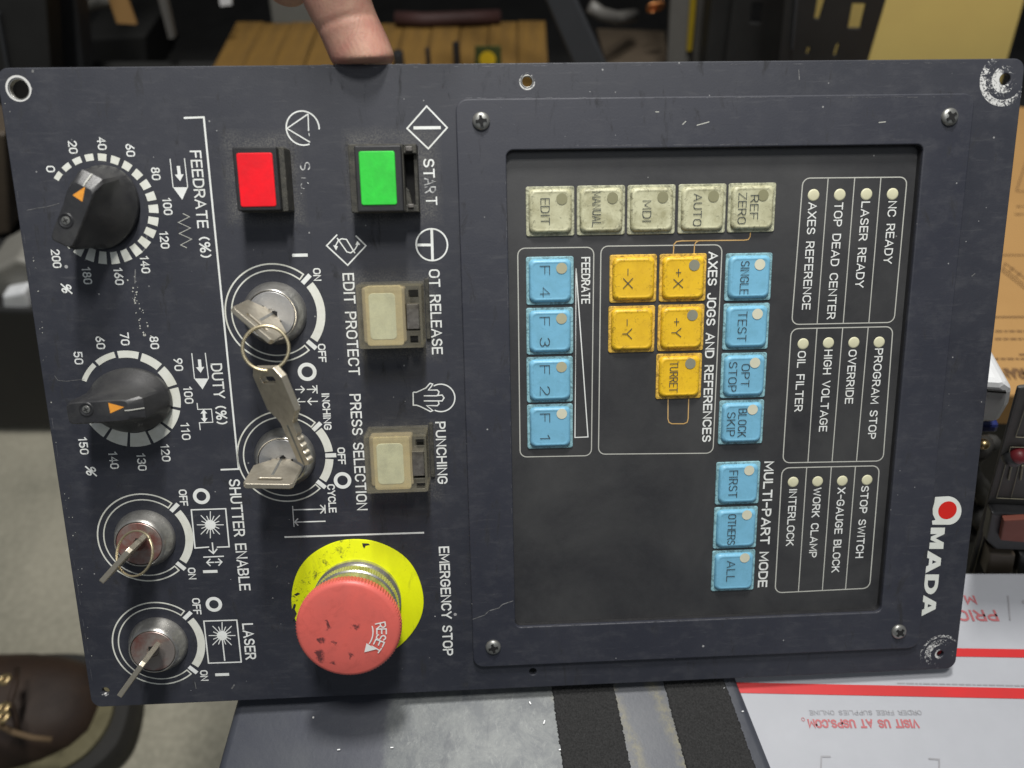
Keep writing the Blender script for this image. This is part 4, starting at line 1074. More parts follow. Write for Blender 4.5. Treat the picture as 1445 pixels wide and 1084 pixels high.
def skin_material():
    m, nt, b = nodes('weathered_skin')
    co = coords(nt)
    c = mixc(nt, ramp(nt, noise(nt, 90, 5, .6, co, .5), .35, .7), (.56, .27, .21), (.66, .40, .29))
    c = mixc(nt, math_n(nt, 'MULTIPLY', ramp(nt, noise(nt, 420, 4, .7, co), .5, .8), .35), c, (.40, .16, .11))
    nt.links.new(c, b.inputs['Base Color']); b.inputs['Roughness'].default_value = .48
    b.inputs['Subsurface Weight'].default_value = .15; b.inputs['Subsurface Scale'].default_value = .003
    wv = N(nt, 'ShaderNodeTexWave'); wv.inputs['Scale'].default_value = 150; wv.inputs['Distortion'].default_value = 14
    wv.inputs['Detail'].default_value = 4; nt.links.new(co, wv.inputs['Vector'])
    h = math_n(nt, 'ADD', math_n(nt, 'MULTIPLY', wv.outputs[1], .35), noise(nt, 900, 5, .7, coords(nt, (1, 2.2, 1)), .6))
    bp = N(nt, 'ShaderNodeBump'); bp.inputs['Strength'].default_value = .35; bp.inputs['Distance'].default_value = .0004
    nt.links.new(h, bp.inputs['Height']); nt.links.new(bp.outputs[0], b.inputs['Normal'])
    return m
M['skin'] = skin_material()
def hp(px, py, zz): a = P(px, py, zz); return (a[0]/1000, a[1]/1000, zz/1000)
palm = hp(440, -330, 14); kn = [hp(455, -190, 20), hp(395, -205, 16), hp(335, -215, 10), hp(280, -215, 2)]
chains = [[(palm, .026), (hp(455, -250, 16), .023), (kn[0], .017), (hp(456, -110, 8), .0140), (hp(462, -50, 3), .0136), (hp(474, -6, 0), .0132), (hp(488, 28, -1.5), .0117), (hp(503, 60, -3), .0122), (hp(516, 90, -4), .0124), (hp(522, 106, -4), .0110)],
          [(palm, .026), (kn[1], .015), (hp(385, -120, 10), .0105), (hp(392, -58, 2), .0100), (hp(408, -22, -14), .0095), (hp(402, -30, -30), .0085)],
          [(palm, .026), (kn[2], .014), (hp(325, -130, 6), .0100), (hp(333, -70, -8), .0093), (hp(345, -50, -26), .0085)],
          [(palm, .026), (kn[3], .0125), (hp(268, -150, -4), .0090), (hp(276, -95, -16), .0082), (hp(285, -90, -32), .0075)],
          [(palm, .026), (hp(560, -320, 20), .017), (hp(610, -240, 22), .0125), (hp(615, -170, 16), .0112), (hp(600, -120, 8), .0095)],
          [(palm, .026), (hp(420, -480, 20), .029), (hp(400, -700, 30), .032)]]
me = skinned('hand', chains, M['skin'], 3)
ytop = HALF_H/1000 + .00015
for v in me.vertices:                        # the fingertip is pressed flat against the plate's edge
    yc_ = hp(470, 40, 0)[1] + .25*(v.co.x-hp(470, 40, 0)[0])
    if abs(v.co.y-yc_) < .0016 and v.co.z > .002: v.co.z -= .0007*(1-abs(v.co.y-yc_)/.0016)
    if v.co.y < ytop+.002 and v.co.x > hp(430, 90, 0)[0] and v.co.x < hp(600, 90, 0)[0]:
        v.co.y = ytop + .002*math.exp((v.co.y-ytop-.002)/.002)
person = thing('person', 'bare finger of a hand reaching down to press on the top edge of the panel', 'person', None, panel_mat)
link('hand', me, M['skin'], person, smooth=True)

# ==================================================================== SETTING (world metres)
def wbox(name, c, s, material, parent=None, bev=.002, rotz=0):
    bm = bmesh.new(); box_bm(bm, (0, 0, 0), s, bev)
    o = from_bm(name, bm, material, parent, scale=1)
    o.location = c; o.rotation_euler = (0, 0, rotz); return o
def slab(name, px, Y, thick, material, parent=None, dy=None, bev=.0):
    """an upright piece: its front face outlined at the distance Y from the lens plane, given real thickness away from the camera"""
    front = [onY(x, y, Y if dy is None else Y+dy[i]) for i, (x, y) in enumerate(px)]
    bm = bmesh.new(); a = [bm.verts.new(p) for p in front]; b = [bm.verts.new(p+Vector((0, thick, 0))) for p in front]
    n_ = len(a); bm.faces.new(a); bm.faces.new(b[::-1])
    for i in range(n_): bm.faces.new((a[i], b[i], b[(i+1) % n_], a[(i+1) % n_]))
    bmesh.ops.recalc_face_normals(bm, faces=bm.faces)
    if bev: bmesh.ops.bevel(bm, geom=bm.edges[:], offset=bev, segments=2, affect='EDGES', profile=.5)
    return from_bm(name, bm, material, parent, scale=1)
def lay(name, px, Z, thick, material, parent=None, bev=0.0):
    top = [onZ(x, y, Z) for x, y in px]
    bm = bmesh.new(); a = [bm.verts.new(p) for p in top]; b = [bm.verts.new(p-Vector((0, 0, thick))) for p in top]
    n_ = len(a); bm.faces.new(a); bm.faces.new(b[::-1])
    for i in range(n_): bm.faces.new((a[i], b[i], b[(i+1) % n_], a[(i+1) % n_]))
    bmesh.ops.recalc_face_normals(bm, faces=bm.faces)
    if bev: bmesh.ops.bevel(bm, geom=bm.edges[:], offset=bev, segments=2, affect='EDGES', profile=.5)
    return from_bm(name, bm, material, parent, scale=1)
def struct(o): o['kind'] = 'structure'; return o
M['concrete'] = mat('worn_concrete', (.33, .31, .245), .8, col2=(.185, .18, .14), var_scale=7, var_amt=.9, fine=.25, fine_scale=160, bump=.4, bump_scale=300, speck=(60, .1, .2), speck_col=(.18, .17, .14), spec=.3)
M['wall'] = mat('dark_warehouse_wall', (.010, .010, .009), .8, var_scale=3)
M['card'] = mat('brown_cardboard', (.43, .25, .095), .8, col2=(.34, .19, .07), var_scale=12, bump=.2, bump_scale=400, spec=.2)
M['card_pale'] = mat('pale_tan_board', (.78, .60, .20), .7, col2=(.70, .52, .18), var_scale=14, spec=.2)
M['card_print'] = mat('brown_box_print', (.16, .085, .035), .8)
M['wood'] = mat('ochre_slat_wood', (.18, .098, .018), .7, col2=(.11, .06, .012), var_scale=22, var_amt=.9, stretch=(6, .6, 6), fine=.15, fine_scale=120)
M['steel_black'] = mat('black_powder_steel', (.014, .014, .014), .6, col2=(.022, .022, .021), var_scale=30)
M['steel_grey'] = mat('grey_painted_bar', (.045, .048, .054), .5, var_scale=30)
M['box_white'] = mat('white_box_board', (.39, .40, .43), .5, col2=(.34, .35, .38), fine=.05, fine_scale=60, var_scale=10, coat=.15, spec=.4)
M['box_red'] = mat('red_box_stripe', (.55, .02, .022), .5, var_scale=40)
M['box_redtext'] = mat('red_box_print', (.46, .14, .15), .5)
M['box_grey'] = mat('grey_box_print', (.30, .30, .32), .5)
M['rubber'] = mat('black_rubber_sole', (.018, .017, .015), .7, bump=.3)
M['leather'] = mat('brown_boot_leather', (.036, .021, .013), .62, col2=(.016, .010, .008), var_scale=22, var_amt=.9, bump=.9, bump_scale=120, fine=.10, spec=.3)
M['welt'] = mat('tan_boot_welt', (.13, .115, .06), .8, col2=(.07, .06, .03), var_scale=80)
M['lace'] = mat('tan_boot_lace', (.13, .085, .045), .85, bump=.4)
M['brass'] = mat('brass_eyelet', (.60, .46, .24), .35, 1.0)
M['grey_white'] = mat('greyish_white_plastic', (.26, .25, .22), .5, var_scale=20)
M['white_pl'] = mat('white_plastic', (.74, .75, .76), .35)
M['navy'] = mat('navy_blue_plastic', (.02, .03, .14), .4)
M['maroon'] = mat('dull_maroon_plastic', (.040, .014, .012), .7)
M['grn'] = mat('dark_green_label', (.05, .07, .02), .6); M['ylw'] = mat('yellow_disc_print', (.75, .52, .02), .5)
M['strip_grey'] = mat('grey_pvc_strip', (.13, .125, .115), .5)
M['strip_yellow'] = mat('yellow_edge_strip', (.30, .21, .01), .5)
M['copper'] = mat('copper_coil', (.9, .4, .15), .3, 1.0)

# painted sheet-metal cover with glue-stained paint
def cover_material():
    m, nt, b = nodes('stained_grey_sheet_metal')
    co = coords(nt)
    sep = N(nt, 'ShaderNodeSeparateXYZ'); nt.links.new(co, sep.inputs[0])
    base = mixc(nt, ramp(nt, noise(nt, 26, 5, .6, co, .5), .35, .7), (.042, .046, .062), (.065, .07, .082))
    # rubbed, paler band with blotches between the left part and the first strip
    xl, xr = onZ(540, 1030, COV_Z).x, onZ(815, 1030, COV_Z).x
    xx = math_n(nt, 'ADD', sep.outputs[0], math_n(nt, 'MULTIPLY', math_n(nt, 'SUBTRACT', noise(nt, 160, 5, .7, co), .5), .008))
    band = math_n(nt, 'MULTIPLY', ramp(nt, xx, xl, xl+.004), ramp(nt, xx, xr+.002, xr))
    pale = mixc(nt, ramp(nt, noise(nt, 75, 9, .8, co, .5), .40, .66), (.075, .083, .09), (.150, .160, .157))
    pale = mixc(nt, math_n(nt, 'MULTIPLY', ramp(nt, noise(nt, 420, 6, .8, coords(nt, (1, .5, 1)), .6), .55, .72), .5), pale, (.26, .27, .26))
    pale = mixc(nt, ramp(nt, noise(nt, 40, 5, .7, coords(nt, (2, .6, 1)), .4), .60, .74), pale, (.045, .05, .06))
    c = mixc(nt, band, base, pale)
    xs2 = onZ(915, 1030, COV_Z).x
    c = mixc(nt, ramp(nt, xx, xr, xr+.001), c, mixc(nt, ramp(nt, noise(nt, 40, 4, .6, co), .3, .7), (.085, .09, .105), (.11, .115, .125)))
    xe = onZ(1035, 1030, COV_Z).x
    c = mixc(nt, ramp(nt, xx, xe-.003, xe+.006), c, base)
    # yellowed glue beside the strips
    g = None
    for px in (805, 885, 948, 1020):
        xg = onZ(px, 1030, COV_Z).x
        slope = math_n(nt, 'MULTIPLY', math_n(nt, 'SUBTRACT', sep.outputs[1], onZ(px, 1030, COV_Z).y), -.30)
        q = math_n(nt, 'SUBTRACT', 1.0, math_n(nt, 'DIVIDE', math_n(nt, 'ABSOLUTE', math_n(nt, 'SUBTRACT', math_n(nt, 'SUBTRACT', xx, slope), xg)), .0042), True)
        g = q if g is None else math_n(nt, 'MAXIMUM', g, q)
    g = math_n(nt, 'MULTIPLY', g, ramp(nt, noise(nt, 300, 5, .75, co), .35, .6))
    c = mixc(nt, math_n(nt, 'MULTIPLY', g, .8), c, (.19, .175, .115))
    c = mixc(nt, specks(nt, co, 150, .10, .12), c, (.6, .6, .58))
    nt.links.new(c, b.inputs['Base Color']); b.inputs['Roughness'].default_value = .48; b.inputs['Metallic'].default_value = .15
    bp = N(nt, 'ShaderNodeBump'); bp.inputs['Strength'].default_value = .2; bp.inputs['Distance'].default_value = .0004
    nt.links.new(noise(nt, 500, 5, .7, co), bp.inputs['Height']); nt.links.new(bp.outputs[0], b.inputs['Normal'])
    return m

# ground and walls
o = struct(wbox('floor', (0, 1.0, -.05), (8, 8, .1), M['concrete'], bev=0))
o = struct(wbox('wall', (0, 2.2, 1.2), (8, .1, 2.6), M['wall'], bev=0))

# the sheet-metal cover the panel rests on
bot = [panel_mat @ (Vector((x, -HALF_H, -2))/1000) for x in (-HALF_W, HALF_W)]
COV_Z = min(b.z for b in bot) - .003
M['cover'] = cover_material()
Lq = [onZ(332, 988, COV_Z), onZ(305, 1084, COV_Z)]; Rq = [onZ(1043, 962, COV_Z), onZ(1092, 1084, COV_Z)]
def ext(a, b, y): t = (y-a.y)/(b.y-a.y); return a + (b-a)*t
yb, yf = onZ(700, 930, COV_Z).y + .02, onZ(700, 1084, COV_Z).y - .05
top = [ext(*Lq, yb), ext(*Rq, yb), ext(*Rq, yf), ext(*Lq, yf)]
cv = thing('metal_cover', 'grey sheet-metal cover with two dark fuzzy strips, under the control panel', 'metal cover')
bm = bmesh.new(); a = [bm.verts.new(p) for p in top]; b = [bm.verts.new(p-Vector((0, 0, .16))) for p in top]
bm.faces.new(a); bm.faces.new(b[::-1])
for i in range(4): bm.faces.new((a[i], b[i], b[(i+1) % 4], a[(i+1) % 4]))
bmesh.ops.recalc_face_normals(bm, faces=bm.faces); bmesh.ops.bevel(bm, geom=bm.edges[:], offset=.004, segments=4, affect='EDGES', profile=.5)
from_bm('cover_shell', bm, M['cover'], cv, scale=1, sharp=35)
M['velcro'] = mat('charcoal_hook_tape', (.030, .030, .030), .95, col2=(.016, .016, .016), var_scale=500, fine=.5, fine_scale=1400, bump=1.0, bump_scale=1500, spec=.1, speck=(200, .08, .06), speck_col=(.2, .2, .2))
def hooktape(p0, p1, p2, p3):
    q = [onZ(*p, COV_Z) for p in (p0, p1, p2, p3)]
    bm = bmesh.new(); nx, ny = 70, 130; G_ = []
    rn = random.Random(11)
    for j in range(ny+1):
        row = []
        for i in range(nx+1):
            u, v = i/nx, j/ny*1.9-.45
            p = (q[0]*(1-u)+q[1]*u)*(1-v)+(q[3]*(1-u)+q[2]*u)*v
            e = min(u, 1-u)*nx
            zz = .0002 if e < .5 else .0011+rn.uniform(-.0004, .0005)
            if e < 1: p = p + Vector((rn.uniform(-.00035, .00035), 0, 0))
            row.append(bm.verts.new((p.x+rn.uniform(-.0001, .0001), p.y, COV_Z+zz)))
        G_.append(row)
    for j in range(ny):
        for i in range(nx): bm.faces.new((G_[j][i], G_[j][i+1], G_[j+1][i+1], G_[j+1][i]))
    return from_bm('hook_strip', bm, M['velcro'], cv, scale=1, smooth=True)
hooktape((779, 972), (866, 970), (890, 1084), (794, 1084))
hooktape((937, 966), (1022, 962), (1066, 1084), (968, 1084))
bm = bmesh.new()
for px, py, l, a in ((768, 1019, .004, 70), (790, 1058, .002, 10), (478, 1058, .003, 5), (553, 1055, .003, 0), (748, 992, .003, 120), (1022, 972, .0025, 80), (1048, 1004, .0022, 10)):
    p = onZ(px, py, COV_Z+.0008); box_bm(bm, (p.x, p.y, p.z), (l*.4, .00045, .0003), rot=R(a))
o = from_bm('lint_flecks', bm, M['white_pl'], cv, scale=1); o['kind'] = 'stuff'
wbox('support_crate', ((top[0].x+top[1].x)/2, (yb+yf)/2, (COV_Z-.162)/2), (.17, .12, COV_Z-.162), M['card'])
tag(bpy.data.objects['support_crate'], 'plain brown carton standing under the grey metal cover', 'carton')

# white shipping box, upside down to the viewer
BZ = COV_Z - .002
sb = thing('shipping_box', 'white shipping box with red stripes and upside-down red lettering', 'shipping box')
pA, pB = onZ(1368, 805, BZ), onZ(1445, 812, BZ)
back = (pA.y+pB.y)/2
x0 = onZ(1010, 1000, BZ).x; x1 = onZ(1445, 812, BZ).x + .12; yfr = onZ(1200, 1084, BZ).y - .08
BH = .09
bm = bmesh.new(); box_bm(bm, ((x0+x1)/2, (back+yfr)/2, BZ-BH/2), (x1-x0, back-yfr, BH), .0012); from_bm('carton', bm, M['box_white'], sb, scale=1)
class WInk(Ink):
    pass
def wink(z): i = Ink(z*1000); return i
def stripe(p, wpx, name='red_stripe'):
    q = [onZ(*a, BZ)*1000 for a in p]; k = wpx*(C0.z-BZ)*1000/F*1.1
    i = wink(BZ+.0003); i.line([(a.x, a.y) for a in q], k); return i.done(name, M['box_red'], sb)
def xpt(a, b, x):
    A1, B1 = onZ(*a, BZ), onZ(*b, BZ); t = (x-A1.x)/(B1.x-A1.x); q = A1+(B1-A1)*t; return q
def wline(a, b, wpx, m_, x0_=None, x1_=None, name='red_stripe'):
    q0 = xpt(a, b, x0_) if x0_ is not None else onZ(*a, BZ); q1 = xpt(a, b, x1_) if x1_ is not None else onZ(*b, BZ)
    k = wpx*(C0.z-BZ)*1000/F*1.08
    i = wink(BZ+.0003); i.line([(q0.x*1000, q0.y*1000), (q1.x*1000, q1.y*1000)], k); i.done(name, m_, sb)
wline((1350, 921), (1445, 922.5), 11, M['box_red'], x0+.002, x1-.002)
wline((1052, 971), (1445, 979), 13, M['box_red'], x0+.002, x1-.002)
def wtext(s, cx, cy, Lpx, cap, wt, m_):
    c = onZ(cx, cy, BZ)*1000; kx = (onZ(cx+5, cy, BZ)-onZ(cx-5, cy, BZ)).length*100; ky = (onZ(cx, cy+5, BZ)-onZ(cx, cy-5, BZ)).length*100
    i = wink(BZ+.0003); write(i, s, (c.x, c.y), Lpx*kx, cap*ky, wt*kx, adir=180, gap=.26); i.done('box_lettering', m_, sb)
wtext('VISIT US AT USPS.COM', 1218, 1021.5, 156, 12, 2.6, M['box_redtext'])
wtext('ORDER FREE SUPPLIES ONLINE', 1221, 1006, 158, 6.5, 1.0, M['box_grey'])
wtext('PRIORITY', 1349, 869, 116, 15, 3.3, M['box_redtext'])
wtext('MAIL', 1352, 847, 50, 12, 3.2, M['box_redtext'])
i = wink(BZ+.0003); c_ = onZ(1133, 1015.5, BZ)*1000; i.ringfill((c_.x, c_.y), .55, .8, 0, 360, 14); i.done('box_lettering', M['box_redtext'], sb)
wline((1422, 841), (1425, 876), 2.2, M['box_grey'], name='printed_rule')
# a line of tiny print, too small to read: a row of grey dashes
i = wink(BZ+.0003); rn = random.Random(2); xx = 1266
while xx < 1470:
    l = rn.uniform(3, 11); q0 = onZ(xx, 964.5+(xx-1266)*.02, BZ)*1000; q1 = onZ(xx+l, 964.5+(xx-1266)*.02, BZ)*1000
    i.line([(q0.x, q0.y), (q1.x, q1.y)], .55); xx += l+2
i.done('tiny_print', M['box_grey'], sb)
for a, b, c in (((1158, 1090), (1159, 1068), (1172, 1068)), ((1310, 1071), (1325, 1072), (1325, 1092))):
    i = wink(BZ+.0003); i.line([(onZ(*p, BZ).x*1000, onZ(*p, BZ).y*1000) for p in (a, b, c)], .7); i.done('printed_corner', M['box_grey'], sb)
wtext('US', 1458, 853, 30, 12, 2.4, M['box_grey'])
wbox('support_crate', ((x0+x1)/2+.01, (back+yfr)/2, (BZ-BH-.002)/2), (x1-x0-.04, back-yfr-.03, BZ-BH-.002), M['card'])
tag(bpy.data.objects['support_crate.001'], 'plain brown carton standing under the white shipping box', 'carton')

# a second, older control panel leaning behind the shipping box
oy = back + .012
old = thing('old_control_panel', 'second dark control panel with tan outlines and red lamp, leaning behind the white box', 'control panel')
M['old'] = mat('dusty_dark_panel', (.050, .048, .044), .6, col2=(.075, .070, .060), var_scale=40, fine=.2, fine_scale=300)
M['tanline'] = mat('tan_panel_line', (.26, .24, .17), .7)
M['redlamp'] = mat('dark_red_lamp', (.16, .015, .02), .45); M['redkey'] = mat('faded_red_button', (.24, .065, .04), .6); M['tankey'] = mat('dull_tan_button', (.085, .065, .045), .5)
OD = [0, 0, 0, 0]
slab('panel_sheet', [(1437, 548), (1660, 520), (1560, 830), (1364, 818)], oy, .002, M['old'], old, bev=.001)
def oldline(pts, w_=2.2, closed=True):
    bm = bmesh.new(); q = [onY(x, y, oy-.0006) for x, y in pts]
    k = w_*q[0].y/F*1.15
    for a, b in zip(q, q[1:]+([q[0]] if closed else [])):
        tube_bm(bm, [a, b], k/2, 6)
    from_bm('printed_outline', bm, M['tanline'], old, scale=1)
oldline([(1452, 560), (1433, 617), (1480, 619), (1500, 560)]); oldline([(1426, 631), (1406, 703), (1480, 706), (1500, 633)])
oldline([(1398, 717), (1372, 815), (1480, 818), (1500, 720)]); oldline([(1444, 634), (1427, 702)], 1.8, False)
def ball(px, py, r, Y, m_, name, par):
    p = onY(px, py, Y); bm = bmesh.new(); bmesh.ops.create_uvsphere(bm, u_segments=20, v_segments=12, radius=r); bmesh.ops.translate(bm, vec=p, verts=bm.verts)
    return from_bm(name, bm, m_, par, scale=1, smooth=True)
ball(1437, 643, .0036, oy-.002, M['redlamp'], 'red_lamp', old)
ball(1429, 645, .0042, oy-.001, M['black'], 'lamp_socket', old)
for a, b in (((1428, 655), (1423, 677)), ((1443, 657), (1440, 677))):
    oldline([a, b], 4.5, False)
slab('button_block', [(1400, 725), (1470, 728), (1462, 778), (1404, 776), (1392, 764)], oy-.006, .006, M['black'], old, bev=.0012)
slab('red_button', [(1417, 735), (1450, 733), (1446, 766), (1412, 763)], oy-.009, .003, M['redkey'], old, bev=.0006)
slab('tan_button', [(1398, 782), (1434, 784), (1428, 815), (1390, 812)], oy-.008, .008, M['tankey'], old, bev=.001)
slab('tan_button', [(1440, 784), (1474, 786), (1468, 817), (1434, 815)], oy-.008, .008, M['black'], old, bev=.001)

# brown printed carton lying flat, upper right
KZ = .335
cb = thing('cardboard_box', 'brown cardboard carton with dark line drawings, lying flat along the right edge', 'cardboard box')
lay('carton', [(1340, 149), (1640, 152), (1640, 560), (1320, 556)], KZ, .03, M['card'], cb, bev=.002)
o = lay('dark_filler_block', [(1335, 155), (1640, 158), (1640, 548), (1315, 544)], KZ-.032, .29, M['steel_black']); tag(o, 'black filler block added under the printed brown carton to darken the gap', 'bin')  # block added so the gap below the carton stays dark
def cline(pts, w_=1.6, closed=False, m_='card_print'):
    i_ = Ink(KZ*1000+.4); q = [onZ(x, y, KZ)*1000 for x, y in pts]; k = w_*(q[0]/1000-C0).length/F*1000*.9
    i_.line([(a.x, a.y) for a in q], k, closed=closed); i_.done('printed_line', M[m_], cb)
cline([(1470, 222), (1450, 222), (1434, 270), (1470, 272)]); cline([(1400, 360.5), (1460, 360.5)]); cline([(1395, 448), (1460, 448)], 2.2)
cline([(1418, 372), (1452, 398), (1446, 408), (1414, 383)], 1.6, True); cline([(1424, 384), (1430, 378)], 1.2); cline([(1434, 391), (1440, 385)], 1.2); cline([(1417, 380), (1446, 403)], 1.1)
rn = random.Random(9)
for yy, xa_ in ((292, 1434), (303, 1432), (468, 1404), (479, 1404), (501, 1438), (507, 1400)):
    i_ = Ink(KZ*1000+.4); x_ = xa_
    while x_ < 1460:
        l = rn.uniform(4, 11); a, b = onZ(x_, yy, KZ)*1000, onZ(x_+l, yy, KZ)*1000; i_.line([(a.x, a.y), (b.x, b.y)], 1.3); x_ += l+2.5
    i_.done('tiny_print', M['card_print'], cb)['kind'] = 'stuff'
pc = onZ(1428, 528, KZ)*1000
i_ = Ink(KZ*1000+.4); write(i_, 'FRANC', (pc.x, pc.y), 26, 9, 2.0, adir=180); i_.done('box_lettering', M['card_print'], cb)

# white plastic housing and black cable coil between them
wy = oy + .03
hs = thing('plastic_housing', 'white rounded plastic housing with a slot, between the carton and the old panel', 'plastic housing')
slab('shell', [(1340, 536), (1418, 541), (1431, 550), (1427, 570), (1410, 598), (1335, 598)], wy, .05, M['white_pl'], hs, bev=.003)
slab('slot', [(1394, 551), (1420, 553), (1420, 555.5), (1394, 553.5)], wy-.0008, .002, M['hole'], hs)
slab('base_band', [(1340, 599), (1412, 600), (1408, 612), (1335, 612)], wy+.004, .05, M['navy'], hs, bev=.002)
bm = bmesh.new(); rn = random.Random(4); pts = []
for i in range(90):
    t = i/90; p = onY(1385+14*math.cos(t*26)-t*14, 690-70*math.cos(t*9)*.9+rn.uniform(-4, 4), wy+.02+.012*math.sin(t*31)); pts.append(p)
tube_bm(bm, pts, .0045, 8); o = from_bm('cable', bm, M['rubber'], None, scale=1, smooth=True)
tag(o, 'black cable bundled in the gap below the white plastic housing', 'cable')
p_ = ball(1388, 627, .0026, wy-.004, M['brass'], 'brass_fitting', None); tag(p_, 'small brass fitting glinting among the black cable', 'fitting')

# ==================================================================== SHELVING BEHIND
SY = .80
rack = thing('storage_rack', 'black steel storage rack with slotted uprights and a diagonal brace behind the panel', 'storage rack')
DZ = .20
def stretch(q, top, bottom):
    """carry a four-cornered outline (top left, top right, bottom right, bottom left) on, along its own edges"""
    def at(a, b, y): t = (y-a[1])/(b[1]-a[1]); return (a[0]+(b[0]-a[0])*t, y)
    return [at(q[0], q[3], top), at(q[1], q[2], top), at(q[1], q[2], bottom), at(q[0], q[3], bottom)]
wbox('shelf_deck', (0, SY+.22, DZ), (2.6, .60, .03), M['steel_black'], rack)
wbox('unseen_shade_shelf', (0, SY+.30, .80), (2.6, .80, .03), M['steel_black'], rack)  # added out of view to keep lamp light off the clutter behind
def holed(name, outer, holes_px, Y, thick, m_, par):
    """upright with real slots: outline and slots given on the plane y=Y"""
    def fl(px): return [(onY(x, y, Y).x*1000, onY(x, y, Y).z*1000) for x, y in px]
    o = sheet(name, [fl(outer)]+[fl(h) for h in holes_px], -thick*500, thick*500, m_, par, bev=.3)
    o.matrix_world = Matrix.Translation((0, Y+thick/2, 0)) @ Matrix.Rotation(R(90), 4, 'X')
    return o
holed('upright', stretch([(1112, -40), (1262, -40), (1212, 130), (1095, 130)], -420, 500),
      [[(1203, 5), (1222.5, 5.5), (1214, 41), (1196.5, 40.5)], [(1181, 62), (1185, 62), (1180, 79), (1175.5, 79)], [(1155, -10), (1166, -4), (1156, 28), (1149, 27)], [(1140, 67), (1144, 67), (1141, 77), (1137, 77)]], SY-.20, .003, M['steel_black'], rack)
slab('upright_flange', stretch([(1126, -40), (1130, -40), (1119, 70), (1117, 70)], -420, 70), SY-.204, .004, M['steel_grey'], rack)
holed('upright', stretch([(1040, -40), (1118, -40), (1100, 130), (1018, 130)], -420, 470), [[(1061, 3), (1077, 3), (1073, 34), (1058, 33)]], SY-.12, .003, M['steel_black'], rack)
slab('upright', stretch([(1008, -40), (1042, -40), (1020, 130), (992, 130)], -420, 460), SY-.10, .03, M['steel_black'], rack, bev=.002)
slab('diagonal_brace', stretch([(752, -40), (795, -40), (868, 120), (822, 120)], -400, 215), SY-.12, .012, M['steel_grey'], rack, bev=.002)
slab('upright', stretch([(-80, -40), (62, -40), (74, 130), (-70, 130)], -420, 330), SY-.16, .03, M['steel_black'], rack, bev=.002)
slab('upright', stretch([(70, -40), (104, -40), (120, 130), (86, 130)], -420, 330), SY-.10, .03, M['steel_grey'], rack, bev=.003)
slab('upright_flange', [(-6, 20), (-2, 20), (18, 130), (14, 130)], SY-.165, .004, M['steel_grey'], rack)

o = slab('tan_board', stretch([(1135, -60), (1462, -60), (1408, 130), (1120, 130)], -260, 225), SY-.10, .012, M['card_pale']); tag(o, 'pale yellow-tan board standing behind the slotted upright at top right', 'board')
# slatted wooden crate: every slat a piece
cr = thing('wooden_crate', 'low ochre wooden crate topped with slats, behind the finger and panel edge', 'crate')
cz = .300
pl = [onZ(332, 30, cz), onZ(770, 28, cz)]; yb_, yf_ = pl[0].y, onZ(550, 150, cz).y
xa, xb = pl[0].x, pl[1].x
wbox('crate_body', ((xa+xb)/2, (yb_+yf_)/2, (cz-.012+DZ+.016)/2), (xb-xa-.006, yb_-yf_-.006, cz-.012-DZ-.016), M['wood'], cr)
nsl = 11; ws = (xb-xa)/nsl; rn = random.Random(8)
for i in range(nsl):
    h_ = .0115+rn.uniform(-.001, .001)
    wbox('slat', (xa+ws*(i+.5), (yb_+yf_)/2+rn.uniform(-.003, .003), cz-.006+rn.uniform(-.001, .001)), (ws-.0008, yb_-yf_, h_), M['wood'], cr, bev=.0015)
bx = onY(392, -10, yb_+.05)
o = slab('grey_carton', [(372, -50), (470, -50), (476, 36), (384, 36)], yb_+.03, .08, M['grey_white'], None, bev=.003); tag(o, 'greyish white carton behind the wooden crate, left of the finger', 'carton')
bm = bmesh.new(); tube_bm(bm, [onY(558, 26, yb_-.01), onY(600, 28, yb_-.012), onY(650, 26, yb_-.01), onY(706, 24, yb_-.005)], .0075, 14)
o = from_bm('red_tube', bm, M['maroon'], None, scale=1, smooth=True); tag(o, 'dull maroon tube lying along the back of the wooden crate', 'tube')
fz = yf_+.035
for px, pw, py in ((605, 6, 77), (645, 9, 70), (563, 14, 81)):
    p = onZ(px, 90, cz+.002); hgt = (90-py)*.00085+.006
    bm = bmesh.new(); lathe_bm(bm, [(0, hgt*1000), (pw*.38, hgt*1000), (pw*.42, hgt*950), (pw*.42, 0), (0, 0)], 0, 0, 16)
    o = from_bm('bottle_stopper', bm, M['black'], None, sharp=40); o.location = (p.x, p.y, cz+.001)
    tag(o, {605: 'smallest dark plastic cap standing on the crate slats', 645: 'tallest dark plastic cap standing on the crate slats, beside the green label', 563: 'low wide black cap on the crate right beside the fingertip'}[px], 'cap', None)
t = thing('label_card', 'dark green card with a yellow disc, standing on the crate behind the panel edge', 'label card')
gy = onZ(690, 93, cz).y
slab('card', [(670, 66), (707, 66), (708, 98), (670, 98)], gy, .002, M['grn'], t)
c_ = onY(688, 84, gy-.0006); bm = bmesh.new(); lathe_bm(bm, [(0, .5), (8.5, .5), (8.5, 0)], 0, 0, 24)
o = from_bm('yellow_disc', bm, M['ylw'], t); o.matrix_world = Matrix.Translation(c_) @ Matrix.Rotation(R(90), 4, 'X')
